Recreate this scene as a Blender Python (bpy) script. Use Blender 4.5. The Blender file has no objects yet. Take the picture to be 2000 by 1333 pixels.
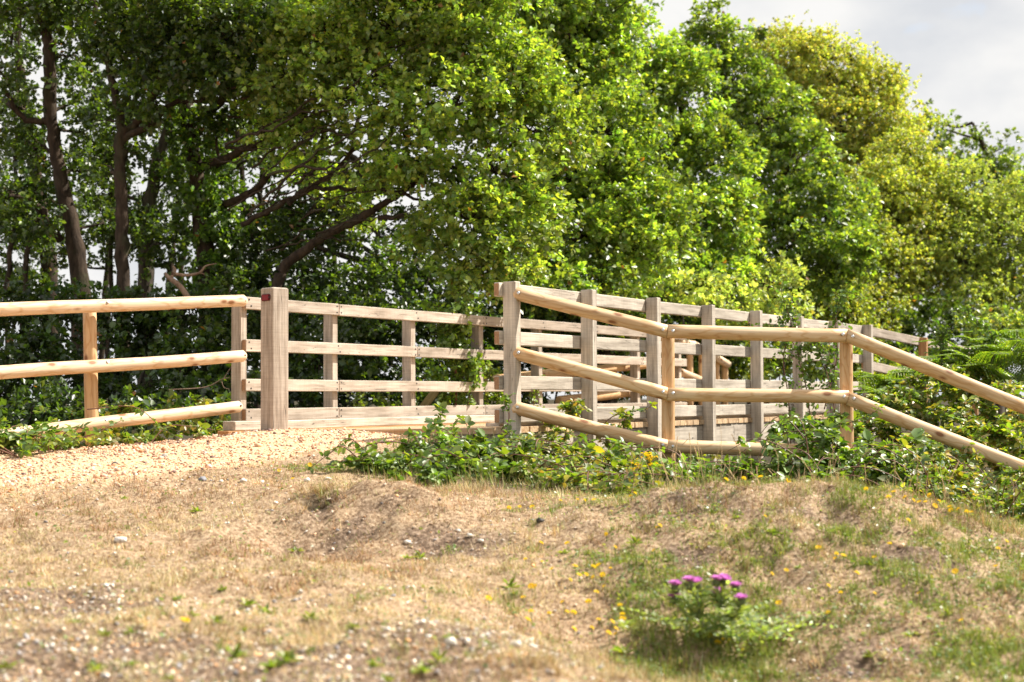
import bpy, math, random
import numpy as np
from mathutils import Vector, Matrix

random.seed(7)
RNG = np.random.default_rng(7)
scene = bpy.context.scene
COL = scene.collection

# ------------------------------------------------------------------ camera
F_PX = 2778.0                       # 50 mm on a 36 mm frame, for a 2000 px wide picture
PITCH, ROLL = 0.0387, 0.0047
CAM_Z = 1.0                         # eye height above the datum
cam_data = bpy.data.cameras.new('camera')
cam_data.lens = 50.0
cam_data.sensor_width = 36.0
cam_data.clip_end = 5000.0
cam_data.dof.use_dof = True
cam_data.dof.focus_distance = 9.7
cam_data.dof.aperture_fstop = 2.7
cam = bpy.data.objects.new('camera', cam_data)
COL.objects.link(cam)
cam.matrix_world = (Matrix.Translation((0, 0, CAM_Z)) @ Matrix.Rotation(math.pi / 2 + PITCH, 4, 'X')
                    @ Matrix.Rotation(-ROLL, 4, 'Z'))
scene.camera = cam

# ------------------------------------------------------------------ sun, sky, exposure
SUN_DIR = Vector((1.595, 0.50, 0.0)).normalized()
SUN_EL = math.radians(47)
SUN_VEC = Vector((SUN_DIR.x * math.cos(SUN_EL), SUN_DIR.y * math.cos(SUN_EL), math.sin(SUN_EL)))
sun_data = bpy.data.lights.new('sun', 'SUN')
sun_data.energy = 5.0
sun_data.angle = math.radians(0.55)
sun_data.color = (1.0, 0.94, 0.84)
sun = bpy.data.objects.new('sun', sun_data)
COL.objects.link(sun)
sun.rotation_euler = (-SUN_VEC).to_track_quat('-Z', 'Y').to_euler()

world = bpy.data.worlds.new('World')
scene.world = world
world.use_nodes = True
wn, wl = world.node_tree.nodes, world.node_tree.links
wn.clear()
w_out = wn.new('ShaderNodeOutputWorld')
w_sky = wn.new('ShaderNodeTexSky')
w_sky.sky_type = 'NISHITA'
w_sky.sun_disc = False
w_sky.sun_elevation = SUN_EL
w_sky.sun_rotation = math.atan2(SUN_VEC.x, SUN_VEC.y)
w_bg = wn.new('ShaderNodeBackground')
w_bg.inputs['Strength'].default_value = 0.10
wl.new(w_sky.outputs[0], w_bg.inputs['Color'])
w_tc = wn.new('ShaderNodeTexCoord')
w_map = wn.new('ShaderNodeMapping')
w_map.inputs['Scale'].default_value = (1.0, 1.0, 1.9)
w_map.inputs['Location'].default_value = (0.35, 0.1, 0.27)
wl.new(w_tc.outputs['Generated'], w_map.inputs['Vector'])
w_n1 = wn.new('ShaderNodeTexNoise')
w_n1.inputs['Scale'].default_value = 4.2
w_n1.inputs['Detail'].default_value = 9.0
w_n1.inputs['Roughness'].default_value = 0.52
wl.new(w_map.outputs[0], w_n1.inputs['Vector'])
w_cov = wn.new('ShaderNodeValToRGB')             # how much of the sky is cloud
w_cov.color_ramp.elements[0].position = 0.31
w_cov.color_ramp.elements[1].position = 0.43
wl.new(w_n1.outputs['Fac'], w_cov.inputs['Fac'])
w_n2 = wn.new('ShaderNodeTexNoise')
w_n2.inputs['Scale'].default_value = 6.5
w_n2.inputs['Detail'].default_value = 6.0
w_n2.inputs['Roughness'].default_value = 0.5
wl.new(w_map.outputs[0], w_n2.inputs['Vector'])
w_cc = wn.new('ShaderNodeValToRGB')              # grey to white cloud
w_cc.color_ramp.elements[0].position = 0.36
w_cc.color_ramp.elements[0].color = (0.76, 0.78, 0.815, 1)
w_cc.color_ramp.elements[1].position = 0.58
w_cc.color_ramp.elements[1].color = (1.0, 0.99, 0.97, 1)
wl.new(w_n2.outputs['Fac'], w_cc.inputs['Fac'])
w_bg2 = wn.new('ShaderNodeBackground')
w_bg2.inputs['Strength'].default_value = 0.47
wl.new(w_cc.outputs[0], w_bg2.inputs['Color'])
w_mix = wn.new('ShaderNodeMixShader')
wl.new(w_cov.outputs[0], w_mix.inputs[0])
wl.new(w_bg.outputs[0], w_mix.inputs[1])
wl.new(w_bg2.outputs[0], w_mix.inputs[2])
wl.new(w_mix.outputs[0], w_out.inputs['Surface'])

vs = scene.view_settings
vs.view_transform = 'Standard'
vs.look = 'None'
vs.gamma = 1.0
vs.use_curve_mapping = False
vs.exposure = 1.04
scene.render.engine = 'CYCLES'
cy = scene.cycles
cy.max_bounces = 6
cy.diffuse_bounces = 3
cy.glossy_bounces = 2
cy.transmission_bounces = 4
cy.transparent_max_bounces = 4
cy.sample_clamp_indirect = 6.0
cy.caustics_reflective = False
cy.caustics_refractive = False
cy.use_denoising = True

# ------------------------------------------------------------------ layout helpers
CP, SP = math.cos(PITCH), math.sin(PITCH)
CR, SR = math.cos(ROLL), math.sin(ROLL)

def ray(px, py):
    """direction (per metre of depth) through a point of the 2000x1333 survey picture"""
    xr, yr = (px - 1000.0) / F_PX, (666.5 - py) / F_PX
    x, y = CR * xr + SR * yr, -SR * xr + CR * yr
    yy = CP - y * SP
    return x / yy, (SP + y * CP) / yy

def P(px, py, depth):
    rx, rz = ray(px, py)
    return np.array((rx * depth, depth, CAM_Z + rz * depth))

def vec(p):
    return Vector((float(p[0]), float(p[1]), float(p[2])))

def hash2(ix, iy, seed):
    n = (ix.astype(np.int64) * 374761393 + iy.astype(np.int64) * 668265263 + seed * 1442695041) & 0xFFFFFFFF
    n = ((n ^ (n >> 13)) * 1274126177) & 0xFFFFFFFF
    n = n ^ (n >> 16)
    return (n & 0xFFFF) / 65535.0

def vnoise(x, y, seed=0):
    x = np.asarray(x, float); y = np.asarray(y, float)
    ix, iy = np.floor(x), np.floor(y)
    fx, fy = x - ix, y - iy
    ux, uy = fx * fx * (3 - 2 * fx), fy * fy * (3 - 2 * fy)
    a = hash2(ix, iy, seed); b = hash2(ix + 1, iy, seed)
    c = hash2(ix, iy + 1, seed); d = hash2(ix + 1, iy + 1, seed)
    return (a * (1 - ux) + b * ux) * (1 - uy) + (c * (1 - ux) + d * ux) * uy

def fbm(x, y, seed=0, octaves=4):
    s, a, t = 0.0, 1.0, 0.0
    for k in range(octaves):
        s = s + a * vnoise(np.asarray(x) * 2 ** k, np.asarray(y) * 2 ** k, seed + k * 17)
        t += a; a *= 0.5
    return s / t

def smooth(e0, e1, x):
    t = np.clip((x - e0) / (e1 - e0), 0, 1)
    return t * t * (3 - 2 * t)

# ------------------------------------------------------------------ object helpers
def link(o):
    COL.objects.link(o)
    return o

def tag(o, label, cat, group=None):
    o['label'] = label
    o['category'] = cat
    if group:
        o['group'] = group
    return o

def thing(name, label, cat, loc, group=None):
    o = link(bpy.data.objects.new(name, None))
    o.location = vec(loc)
    o.empty_display_size = 0.1
    return tag(o, label, cat, group)

def raw_mesh(name, V, faces, mat=None, col=None, smooth_shade=False):
    """vectorised mesh: V (n,3); faces: array (m,3) or (m,4) or a list of such arrays; col (n,3)"""
    me = bpy.data.meshes.new(name)
    V = np.ascontiguousarray(V, dtype=np.float32)
    if not isinstance(faces, list):
        faces = [faces]
    faces = [np.asarray(f, dtype=np.int32) for f in faces if len(f)]
    loops = np.concatenate([f.ravel() for f in faces])
    sizes = np.concatenate([np.full(len(f), f.shape[1], dtype=np.int32) for f in faces])
    starts = np.concatenate([[0], np.cumsum(sizes)[:-1]]).astype(np.int32)
    me.vertices.add(len(V)); me.vertices.foreach_set('co', V.ravel())
    me.loops.add(len(loops)); me.loops.foreach_set('vertex_index', loops)
    me.polygons.add(len(sizes)); me.polygons.foreach_set('loop_start', starts)
    if smooth_shade:
        me.polygons.foreach_set('use_smooth', np.ones(len(sizes), dtype=bool))
    me.update(calc_edges=True)
    if col is not None:
        at = me.attributes.new('col', 'FLOAT_COLOR', 'POINT')
        c4 = np.ones((len(V), 4), dtype=np.float32); c4[:, :3] = col
        at.data.foreach_set('color', c4.ravel())
    if mat:
        me.materials.append(mat)
    return me

def part(name, me, parent=None, loc=None, mat=None):
    """an object for a mesh; mesh in world coordinates when parent has a location and loc is None"""
    o = link(bpy.data.objects.new(name, me))
    if parent is not None:
        o.parent = parent
        if loc is None:
            o.location = -wloc(parent)
        else:
            o.location = vec(loc) - wloc(parent)
    elif loc is not None:
        o.location = vec(loc)
    return o

def wloc(o):
    p = Vector(o.location)
    while o.parent is not None:
        o = o.parent
        p = p + Vector(o.location)
    return p

def place(o, parent, M):
    """world matrix M for a child of an unrotated chain of parents"""
    if parent is not None:
        o.parent = parent
        if any(abs(a) > 1e-9 for a in parent.rotation_euler):
            base = Matrix.Identity(4)
            chain, q = [], parent
            while q is not None:
                chain.append(q); q = q.parent
            for q in reversed(chain):
                base = base @ q.matrix_basis
            M = base.inverted() @ M
        else:
            M = Matrix.Translation(-wloc(parent)) @ M
    o.matrix_basis = M
    return o

def frame(axis, up):
    x = Vector(axis).normalized()
    z = Vector(up); z = (z - x * z.dot(x)).normalized()
    y = z.cross(x)
    return Matrix(((x.x, y.x, z.x, 0), (x.y, y.y, z.y, 0), (x.z, y.z, z.z, 0), (0, 0, 0, 1)))

# ------------------------------------------------------------------ materials
def new_mat(name):
    m = bpy.data.materials.new(name)
    m.use_nodes = True
    nt = m.node_tree
    bsdf = nt.nodes['Principled BSDF']
    return m, nt.nodes, nt.links, bsdf

def ramp(nodes, stops):
    r = nodes.new('ShaderNodeValToRGB')
    el = r.color_ramp.elements
    while len(el) < len(stops):
        el.new(0.5)
    for e, (p, c) in zip(el, stops):
        e.position = p
        e.color = (c[0], c[1], c[2], 1) if not isinstance(c, (int, float)) else (c, c, c, 1)
    return r

def noise(nodes, links, src, scale, detail=4, rough=0.55, mapping=None):
    n = nodes.new('ShaderNodeTexNoise')
    n.inputs['Scale'].default_value = scale
    n.inputs['Detail'].default_value = detail
    n.inputs['Roughness'].default_value = rough
    if mapping:
        mp = nodes.new('ShaderNodeMapping')
        mp.inputs['Scale'].default_value = mapping
        links.new(src, mp.inputs['Vector'])
        src = mp.outputs[0]
    links.new(src, n.inputs['Vector'])
    return n

def mixc(nodes, links, fac, a, b, mode='MIX'):
    m = nodes.new('ShaderNodeMix')
    m.data_type = 'RGBA'
    m.blend_type = mode
    for sock, v in ((m.inputs[0], fac), (m.inputs[6], a), (m.inputs[7], b)):
        if hasattr(v, 'is_linked'):
            links.new(v, sock)
        elif isinstance(v, (int, float)):
            sock.default_value = v
        else:
            sock.default_value = (v[0], v[1], v[2], 1)
    return m.outputs[2]

def obj_coords(nodes, links):
    """object coordinates shifted by a random amount per object"""
    tc = nodes.new('ShaderNodeTexCoord')
    oi = nodes.new('ShaderNodeObjectInfo')
    mul = nodes.new('ShaderNodeMath'); mul.operation = 'MULTIPLY'; mul.inputs[1].default_value = 37.0
    links.new(oi.outputs['Random'], mul.inputs[0])
    comb = nodes.new('ShaderNodeCombineXYZ')
    links.new(mul.outputs[0], comb.inputs[0])
    links.new(mul.outputs[0], comb.inputs[1])
    add = nodes.new('ShaderNodeVectorMath'); add.operation = 'ADD'
    links.new(tc.outputs['Object'], add.inputs[0])
    links.new(comb.outputs[0], add.inputs[1])
    return add.outputs[0], oi.outputs['Random']

def bump(nodes, links, height, strength, dist, bsdf):
    b = nodes.new('ShaderNodeBump')
    b.inputs['Strength'].default_value = strength
    b.inputs['Distance'].default_value = dist
    links.new(height, b.inputs['Height'])
    links.new(b.outputs[0], bsdf.inputs['Normal'])

def mat_timber(name, c_dark, c_mid, c_light, saw=0.5):
    m, N, L, B = new_mat(name)
    src, rnd = obj_coords(N, L)
    grain = noise(N, L, src, 1.0, 8, 0.62, (2.2, 42, 42))
    blot = noise(N, L, src, 1.0, 4, 0.6, (3.5, 9, 9))
    fine = noise(N, L, src, 1.0, 3, 0.6, (9, 190, 190))
    r1 = ramp(N, [(0.28, c_dark), (0.5, c_mid), (0.70, c_light)])
    L.new(grain.outputs['Fac'], r1.inputs['Fac'])
    r2 = ramp(N, [(0.3, (0.62, 0.60, 0.58)), (0.6, (1.0, 1.0, 1.0)), (0.8, (1.12, 1.08, 1.0))])
    L.new(blot.outputs['Fac'], r2.inputs['Fac'])
    c = mixc(N, L, 0.75, r1.outputs[0], r2.outputs[0], 'MULTIPLY')
    # saw marks across the grain
    sawn = noise(N, L, src, 1.0, 2, 0.5, (170, 5, 5))
    r3 = ramp(N, [(0.35, 0.8), (0.6, 1.06)])
    L.new(sawn.outputs['Fac'], r3.inputs['Fac'])
    c = mixc(N, L, saw, c, r3.outputs[0], 'MULTIPLY')
    # drying checks along the grain
    chk = noise(N, L, src, 1.0, 2, 0.5, (1.3, 26, 26))
    r4 = ramp(N, [(0.488, 1.0), (0.5, 0.28), (0.512, 1.0)])
    L.new(chk.outputs['Fac'], r4.inputs['Fac'])
    msk = noise(N, L, src, 1.0, 1, 0.5, (1.1, 14, 14))
    r5 = ramp(N, [(0.55, 0.0), (0.62, 1.0)])
    L.new(msk.outputs['Fac'], r5.inputs['Fac'])
    c = mixc(N, L, r5.outputs[0], c, mixc(N, L, 1.0, c, r4.outputs[0], 'MULTIPLY'))
    hs = N.new('ShaderNodeHueSaturation')
    mr = N.new('ShaderNodeMapRange'); mr.inputs[3].default_value = 0.86; mr.inputs[4].default_value = 1.1
    L.new(rnd, mr.inputs[0]); L.new(mr.outputs[0], hs.inputs['Value'])
    L.new(c, hs.inputs['Color'])
    L.new(hs.outputs[0], B.inputs['Base Color'])
    B.inputs['Roughness'].default_value = 0.78
    B.inputs['Specular IOR Level'].default_value = 0.25
    hsum = N.new('ShaderNodeMath'); hsum.operation = 'ADD'
    L.new(grain.outputs['Fac'], hsum.inputs[0]); L.new(fine.outputs['Fac'], hsum.inputs[1])
    bump(N, L, hsum.outputs[0], 0.45, 0.004, B)
    return m

def mat_log(name, c_dark, c_mid, c_light, c_knot):
    m, N, L, B = new_mat(name)
    src, rnd = obj_coords(N, L)
    wob = noise(N, L, src, 1.0, 3, 0.5, (1.6, 7, 7))
    grain = noise(N, L, src, 1.0, 6, 0.6, (1.1, 30, 30))
    r1 = ramp(N, [(0.30, c_dark), (0.47, c_mid), (0.66, c_light)])
    L.new(grain.outputs['Fac'], r1.inputs['Fac'])
    # growth-ring figure
    figm = N.new('ShaderNodeMath'); figm.operation = 'MULTIPLY'; figm.inputs[1].default_value = 9.0
    L.new(wob.outputs['Fac'], figm.inputs[0])
    frac = N.new('ShaderNodeMath'); frac.operation = 'FRACT'
    L.new(figm.outputs[0], frac.inputs[0])
    r2 = ramp(N, [(0.0, (0.80, 0.66, 0.50)), (0.18, (1, 1, 1)), (0.8, (1, 1, 1)), (1.0, (0.80, 0.66, 0.50))])
    L.new(frac.outputs[0], r2.inputs['Fac'])
    c = mixc(N, L, 0.85, r1.outputs[0], r2.outputs[0], 'MULTIPLY')
    # knots
    mp = N.new('ShaderNodeMapping'); mp.inputs['Scale'].default_value = (5.0, 10.0, 10.0)
    L.new(src, mp.inputs['Vector'])
    vo = N.new('ShaderNodeTexVoronoi'); vo.inputs['Scale'].default_value = 1.0
    L.new(mp.outputs[0], vo.inputs['Vector'])
    rk = ramp(N, [(0.11, 1.0), (0.17, 0.4), (0.24, 0.0)])
    L.new(vo.outputs['Distance'], rk.inputs['Fac'])
    c = mixc(N, L, rk.outputs[0], c, c_knot)
    # grey weathering streaks and dirt
    st = noise(N, L, src, 1.0, 5, 0.65, (3.0, 22, 22))
    rs = ramp(N, [(0.54, 0.0), (0.76, 0.42)])
    L.new(st.outputs['Fac'], rs.inputs['Fac'])
    c = mixc(N, L, rs.outputs[0], c, (0.36, 0.26, 0.185))
    hs = N.new('ShaderNodeHueSaturation')
    mr = N.new('ShaderNodeMapRange'); mr.inputs[3].default_value = 0.9; mr.inputs[4].default_value = 1.08
    L.new(rnd, mr.inputs[0]); L.new(mr.outputs[0], hs.inputs['Value'])
    L.new(c, hs.inputs['Color'])
    L.new(hs.outputs[0], B.inputs['Base Color'])
    B.inputs['Roughness'].default_value = 0.58
    B.inputs['Specular IOR Level'].default_value = 0.35
    bump(N, L, grain.outputs['Fac'], 0.5, 0.006, B)
    return m

def mat_leaf(name, transl=0.4, tint=(1.65, 1.9, 0.4), rough=0.46, spec=0.8):
    m, N, L, B = new_mat(name)
    at = N.new('ShaderNodeAttribute'); at.attribute_name = 'col'
    L.new(at.outputs['Color'], B.inputs['Base Color'])
    B.inputs['Roughness'].default_value = rough
    B.inputs['Specular IOR Level'].default_value = spec
    tr = N.new('ShaderNodeBsdfTranslucent')
    tc = mixc(N, L, 1.0, at.outputs['Color'], tint, 'MULTIPLY')
    L.new(tc, tr.inputs['Color'])
    mx = N.new('ShaderNodeMixShader'); mx.inputs[0].default_value = transl
    L.new(B.outputs[0], mx.inputs[1]); L.new(tr.outputs[0], mx.inputs[2])
    L.new(mx.outputs[0], N['Material Output'].inputs['Surface'])
    return m

def mat_attr(name, rough=0.8, spec=0.3, grain=0.0):
    m, N, L, B = new_mat(name)
    at = N.new('ShaderNodeAttribute'); at.attribute_name = 'col'
    c = at.outputs['Color']
    if grain:
        tc = N.new('ShaderNodeTexCoord')
        n = noise(N, L, tc.outputs['Object'], grain, 4, 0.6)
        r = ramp(N, [(0.3, 0.7), (0.7, 1.2)])
        L.new(n.outputs['Fac'], r.inputs['Fac'])
        c = mixc(N, L, 0.8, c, r.outputs[0], 'MULTIPLY')
    L.new(c, B.inputs['Base Color'])
    B.inputs['Roughness'].default_value = rough
    B.inputs['Specular IOR Level'].default_value = spec
    return m

def mat_plain(name, c, rough=0.5, metal=0.0, spec=0.5, var=0.0, scale=30):
    m, N, L, B = new_mat(name)
    if var:
        src, rnd = obj_coords(N, L)
        n = noise(N, L, src, scale, 4, 0.6)
        r = ramp(N, [(0.3, tuple(x * (1 - var) for x in c)), (0.7, tuple(min(1, x * (1 + var)) for x in c))])
        L.new(n.outputs['Fac'], r.inputs['Fac'])
        L.new(r.outputs[0], B.inputs['Base Color'])
    else:
        B.inputs['Base Color'].default_value = (*c, 1)
    B.inputs['Roughness'].default_value = rough
    B.inputs['Metallic'].default_value = metal
    B.inputs['Specular IOR Level'].default_value = spec
    return m

def mat_bark(name, c0, c1, moss):
    m, N, L, B = new_mat(name)
    tc = N.new('ShaderNodeTexCoord')
    n = noise(N, L, tc.outputs['Object'], 1.0, 7, 0.65, (16, 16, 5))
    r = ramp(N, [(0.32, c0), (0.66, c1)])
    L.new(n.outputs['Fac'], r.inputs['Fac'])
    n2 = noise(N, L, tc.outputs['Object'], 2.6, 5, 0.65)
    r2 = ramp(N, [(0.52, 0.0), (0.68, 0.75)])
    L.new(n2.outputs['Fac'], r2.inputs['Fac'])
    c = mixc(N, L, r2.outputs[0], r.outputs[0], moss)
    L.new(c, B.inputs['Base Color'])
    B.inputs['Roughness'].default_value = 0.9
    B.inputs['Specular IOR Level'].default_value = 0.15
    bump(N, L, n.outputs['Fac'], 0.8, 0.03, B)
    return m

M_OAK = mat_timber('weathered_timber', (0.27, 0.21, 0.155), (0.47, 0.39, 0.315), (0.60, 0.51, 0.42))
M_OAK2 = mat_timber('silvered_timber', (0.30, 0.25, 0.20), (0.53, 0.46, 0.38), (0.66, 0.59, 0.49))
M_KERB = mat_timber('stained_kerb_timber', (0.28, 0.13, 0.05), (0.46, 0.24, 0.10), (0.58, 0.34, 0.16), 0.2)
M_PLANK = mat_timber('deck_timber', (0.42, 0.22, 0.10), (0.60, 0.42, 0.25), (0.70, 0.54, 0.36), 0.3)
M_OLD = mat_timber('mossy_timber', (0.16, 0.12, 0.05), (0.30, 0.24, 0.10), (0.40, 0.33, 0.17), 0.2)
M_LOG = mat_log('peeled_pine', (0.58, 0.38, 0.22), (0.69, 0.50, 0.33), (0.79, 0.63, 0.46), (0.27, 0.12, 0.05))
M_LOG2 = mat_log('golden_pine', (0.50, 0.30, 0.14), (0.61, 0.39, 0.20), (0.71, 0.49, 0.28), (0.22, 0.09, 0.035))
M_LOG3 = mat_log('honey_pine', (0.57, 0.35, 0.17), (0.69, 0.47, 0.26), (0.80, 0.61, 0.40), (0.26, 0.11, 0.045))
M_END = mat_plain('end_grain', (0.36, 0.21, 0.12), 0.85, 0, 0.15, 0.25, 90)
M_LOGEND = mat_plain('log_end_grain', (0.62, 0.40, 0.21), 0.8, 0, 0.2, 0.25, 60)
M_STEEL = mat_plain('galvanised_steel', (0.62, 0.63, 0.64), 0.32, 0.9, 0.5, 0.12, 60)
M_SCREW = mat_plain('black_screw', (0.03, 0.028, 0.026), 0.5, 0.5, 0.5)
M_RED = mat_plain('red_reflector', (0.17, 0.006, 0.010), 0.35, 0.0, 0.2, 0.25, 180)
M_REDRIM = mat_plain('reflector_rim', (0.07, 0.005, 0.007), 0.5, 0, 0.15)
M_OAKLEAF = mat_leaf('oak_leaf', 0.40, (2.1, 2.1, 0.45), 0.42, 0.9)
M_BIRCH = mat_leaf('birch_leaf', 0.48, (1.65, 1.7, 0.5), 0.5, 0.65)
M_BRAMBLE = mat_leaf('bramble_leaf', 0.38, (1.75, 1.9, 0.4), 0.44, 0.8)
M_GRASS = mat_leaf('grass_blade', 0.25, (1.15, 1.1, 0.7), 0.6, 0.25)
M_BARK = mat_bark('oak_bark', (0.020, 0.014, 0.010), (0.085, 0.060, 0.042), (0.06, 0.066, 0.032))
M_BARK2 = mat_bark('grey_bark', (0.026, 0.021, 0.017), (0.12, 0.098, 0.076), (0.075, 0.082, 0.045))
M_CANE = mat_plain('bramble_cane', (0.16, 0.075, 0.05), 0.55, 0, 0.35, 0.3, 20)
M_STEM = mat_plain('green_stem', (0.13, 0.17, 0.05), 0.55, 0, 0.35, 0.3, 20)
M_RUST = mat_plain('rusty_stake', (0.30, 0.13, 0.06), 0.8, 0, 0.2, 0.3, 40)
M_STONE = mat_attr('flint_pebbles', 0.62, 0.35, 60)
M_PETAL = mat_leaf('petal', 0.45, (1.1, 1.05, 1.0), 0.6, 0.2)
M_DEAD = mat_bark('dead_wood', (0.16, 0.10, 0.065), (0.36, 0.25, 0.18), (0.13, 0.08, 0.05))

# ------------------------------------------------------------------ bridge frame (surveyed)
TH = 0.5666
D2 = np.array((math.sin(TH), math.cos(TH)))          # along the bridge, away from the camera
N2 = np.array((math.cos(TH), -math.sin(TH)))         # across, towards the near side
O2 = np.array((-2.1012, 11.3))
WID = 2.41
def BR(d, n, z):
    q = O2 + D2 * d + N2 * n
    return np.array((q[0], q[1], CAM_Z + z))
RAILZ = (0.753, 0.4127, 0.0956, -0.1384)

# ------------------------------------------------------------------ terrain
ctrl = []
def cp(px, py, d):
    ctrl.append(P(px, py, d))
def cw(x, y, z):
    ctrl.append(np.array((x, y, CAM_Z + z)))
for px in (-300, 0, 250, 480):
    for py, d in ((1333, 3.5), (1200, 4.5), (1120, 5.35), (1060, 6.0), (1000, 6.7), (940, 7.7), (893, 8.8 if px < 300 else 9.0)):
        cp(px, py + (6 if px <= 0 else 0) * (1 if py < 960 else 0), d)
cp(520, 841, 10.25); cp(600, 843, 10.7); cp(400, 856, 10.2); cp(250, 872, 9.7); cp(700, 843, 10.9); cp(760, 870, 9.6)
SURVEY = ((650, (1333, 3.5), (1200, 4.45), (1110, 5.6), (1070, 6.05), (1010, 6.4), (965, 6.8), (927, 8.0)),
          (800, (1333, 3.6), (1210, 4.4), (1120, 5.6), (1060, 6.1), (1000, 6.55), (970, 6.95)),
          (900, (1333, 3.55), (1220, 4.25)), (1000, (1262, 4.0),), (1130, (1333, 3.6),), (950, (1180, 5.0),),
          (1000, (1120, 5.5), (1050, 6.1), (1000, 6.7), (965, 7.5)),
          (1150, (1250, 5.0), (1150, 5.35), (1060, 5.9), (990, 6.5)),
          (1280, (1333, 4.6), (1230, 5.0), (1130, 5.4), (1050, 5.8), (972, 6.3)),
          (1450, (1333, 4.7), (1230, 5.1), (1150, 5.4), (1060, 5.75), (1000, 6.0), (955, 6.2)),
          (1650, (1333, 4.5), (1200, 5.05), (1100, 5.5), (1020, 5.9), (958, 6.2)),
          (1850, (1333, 4.4), (1200, 5.0), (1100, 5.6), (1000, 6.25)),
          (2000, (1333, 4.4), (1200, 5.1), (1100, 5.8), (1045, 6.4)), (2300, (1333, 4.5), (1150, 5.6)))
for row in SURVEY:
    for py, d in row[1:]:
        cp(row[0], py, d)
cw(0.75, 7.6, -0.57); cw(1.4, 7.3, -0.60); cw(1.4, 9.0, -0.60); cw(2.1, 7.4, -0.66); cw(2.2, 9.0, -0.66); cw(2.9, 7.6, -0.80); cw(3.3, 9.5, -0.95)
cw(0.7, 3.2, -0.95); cw(1.4, 3.2, -0.98); cw(-1.0, 2.0, -0.78)
cw(0.0, 10.1, -0.36); cw(1.1, 10.2, -0.50); cw(2.3, 10.2, -0.55); cw(3.6, 10.5, -1.0); cw(5.5, 10.5, -1.3)
cw(0.6, 8.8, -0.47); cw(-0.3, 9.0, -0.38)
cw(-3.0, 12.6, -0.62); cw(-5.0, 10.5, -0.6); cw(-5.0, 13, -0.9); cw(-1.0, 14, -0.9); cw(1.5, 13, -1.1); cw(3.5, 14, -1.2); cw(-1.1, 11.6, -0.42)
cw(0.4, 12, -0.8); cw(6, 14, -0.9); cw(0, 0, -0.95); cw(-3, 0, -0.92); cw(3, 0, -1.0); cw(0, -4, -1.0)
cw(-5, 5, -0.55); cw(-5, 8, -0.5); cw(5, 5, -0.85); cw(5.5, 8, -1.2)
CT = np.array(ctrl)
def tps_k(r2):
    return np.where(r2 > 1e-12, r2 * np.log(np.maximum(r2, 1e-12)) * 0.5, 0.0)
_A = tps_k(((CT[:, None, :2] - CT[None, :, :2]) ** 2).sum(-1)) + 0.02 * np.eye(len(CT))
_Q = np.hstack([np.ones((len(CT), 1)), CT[:, :2]])
_sol = np.linalg.solve(np.block([[_A, _Q], [_Q.T, np.zeros((3, 3))]]), np.concatenate([CT[:, 2], np.zeros(3)]))

def far_h(x, y):
    r = np.maximum(y, 0)
    h = CAM_Z - 0.95 - 0.9 * smooth(12, 18, y) - 3.2 * smooth(18, 60, y) - 3.0 * smooth(60, 200, y)
    h = h - 0.8 * smooth(6, 30, np.abs(x)) + 0.35 * (fbm(x * 0.15, y * 0.15, 5, 3) - 0.5)
    return h

BROWN = []
def brown_mask(x, y):
    s = np.zeros_like(x)
    for cx, cy, sx, sy, a in BROWN:
        s = np.maximum(s, a * np.exp(-((x - cx) / sx) ** 2 - ((y - cy) / sy) ** 2))
    return s
HOLE = None
def H(x, y):
    x = np.asarray(x, float); y = np.asarray(y, float)
    sh = x.shape
    xf, yf = x.ravel(), y.ravel()
    out = far_h(xf, yf)
    inn = (np.abs(xf) < 7.5) & (yf > -5) & (yf < 17.5)
    if inn.any():
        xi, yi = xf[inn], yf[inn]
        t = np.empty(len(xi))
        for a in range(0, len(xi), 60000):
            b = slice(a, a + 60000)
            r2 = (xi[b, None] - CT[None, :, 0]) ** 2 + (yi[b, None] - CT[None, :, 1]) ** 2
            t[b] = tps_k(r2) @ _sol[:len(CT)] + _sol[-3] + _sol[-2] * xi[b] + _sol[-1] * yi[b]
        w = smooth(5.2, 7.4, np.abs(xi))
        w = np.maximum(w, smooth(13.5, 17, yi)); w = np.maximum(w, smooth(-2, -4.5, yi))
        out[inn] = t * (1 - w) + out[inn] * w
    # roughness of the turf and the eroded bank
    near = smooth(14, 10, yf) * smooth(8, 5, np.abs(xf))
    pathm = path_mask(xf, yf)
    out = out + near * (1 - 0.75 * pathm) * (0.075 * (fbm(xf * 1.7, yf * 1.7, 11, 3) - 0.5) + (0.034 + 0.03 * smooth(0.0, 0.8, xf)) * (fbm(xf * 6, yf * 6, 23, 3) - 0.5) + (0.026 + 0.03 * brown_mask(xf, yf)) * (vnoise(xf * 14, yf * 14, 29) - 0.5) + (0.012 + 0.014 * brown_mask(xf, yf)) * (vnoise(xf * 30, yf * 30, 37) - 0.5))
    if HOLE is not None:
        for (hx, hy, sx, sy, dz) in HOLE:
            out = out + dz * np.exp(-((xf - hx) / sx) ** 2 - ((yf - hy) / sy) ** 2)
    return out.reshape(sh)

def path_mask(x, y):
    """the gravel path that leads onto the bridge"""
    q = (np.stack([x, y], -1) - O2)
    d = q @ D2; n = q @ N2
    e = 0.35 * (fbm(x * 2.3, y * 2.3, 31, 3) - 0.5)
    front = np.where(x < -0.9, 8.1 + 0.25 * (x + 0.9), 8.1 + (x + 0.9) * 2.2)
    m = smooth(-0.55, 0.45, y - front + e * 2.4)
    left = smooth(-0.1, 0.1, n + 0.28 + e * 0.5 + 0.55 * np.clip(-d - 0.4, 0, 3))
    right = smooth(0.1, -0.1, n - 1.95 + e)
    return m * left * right * smooth(0.3, 0.0, d - 0.1)

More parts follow.
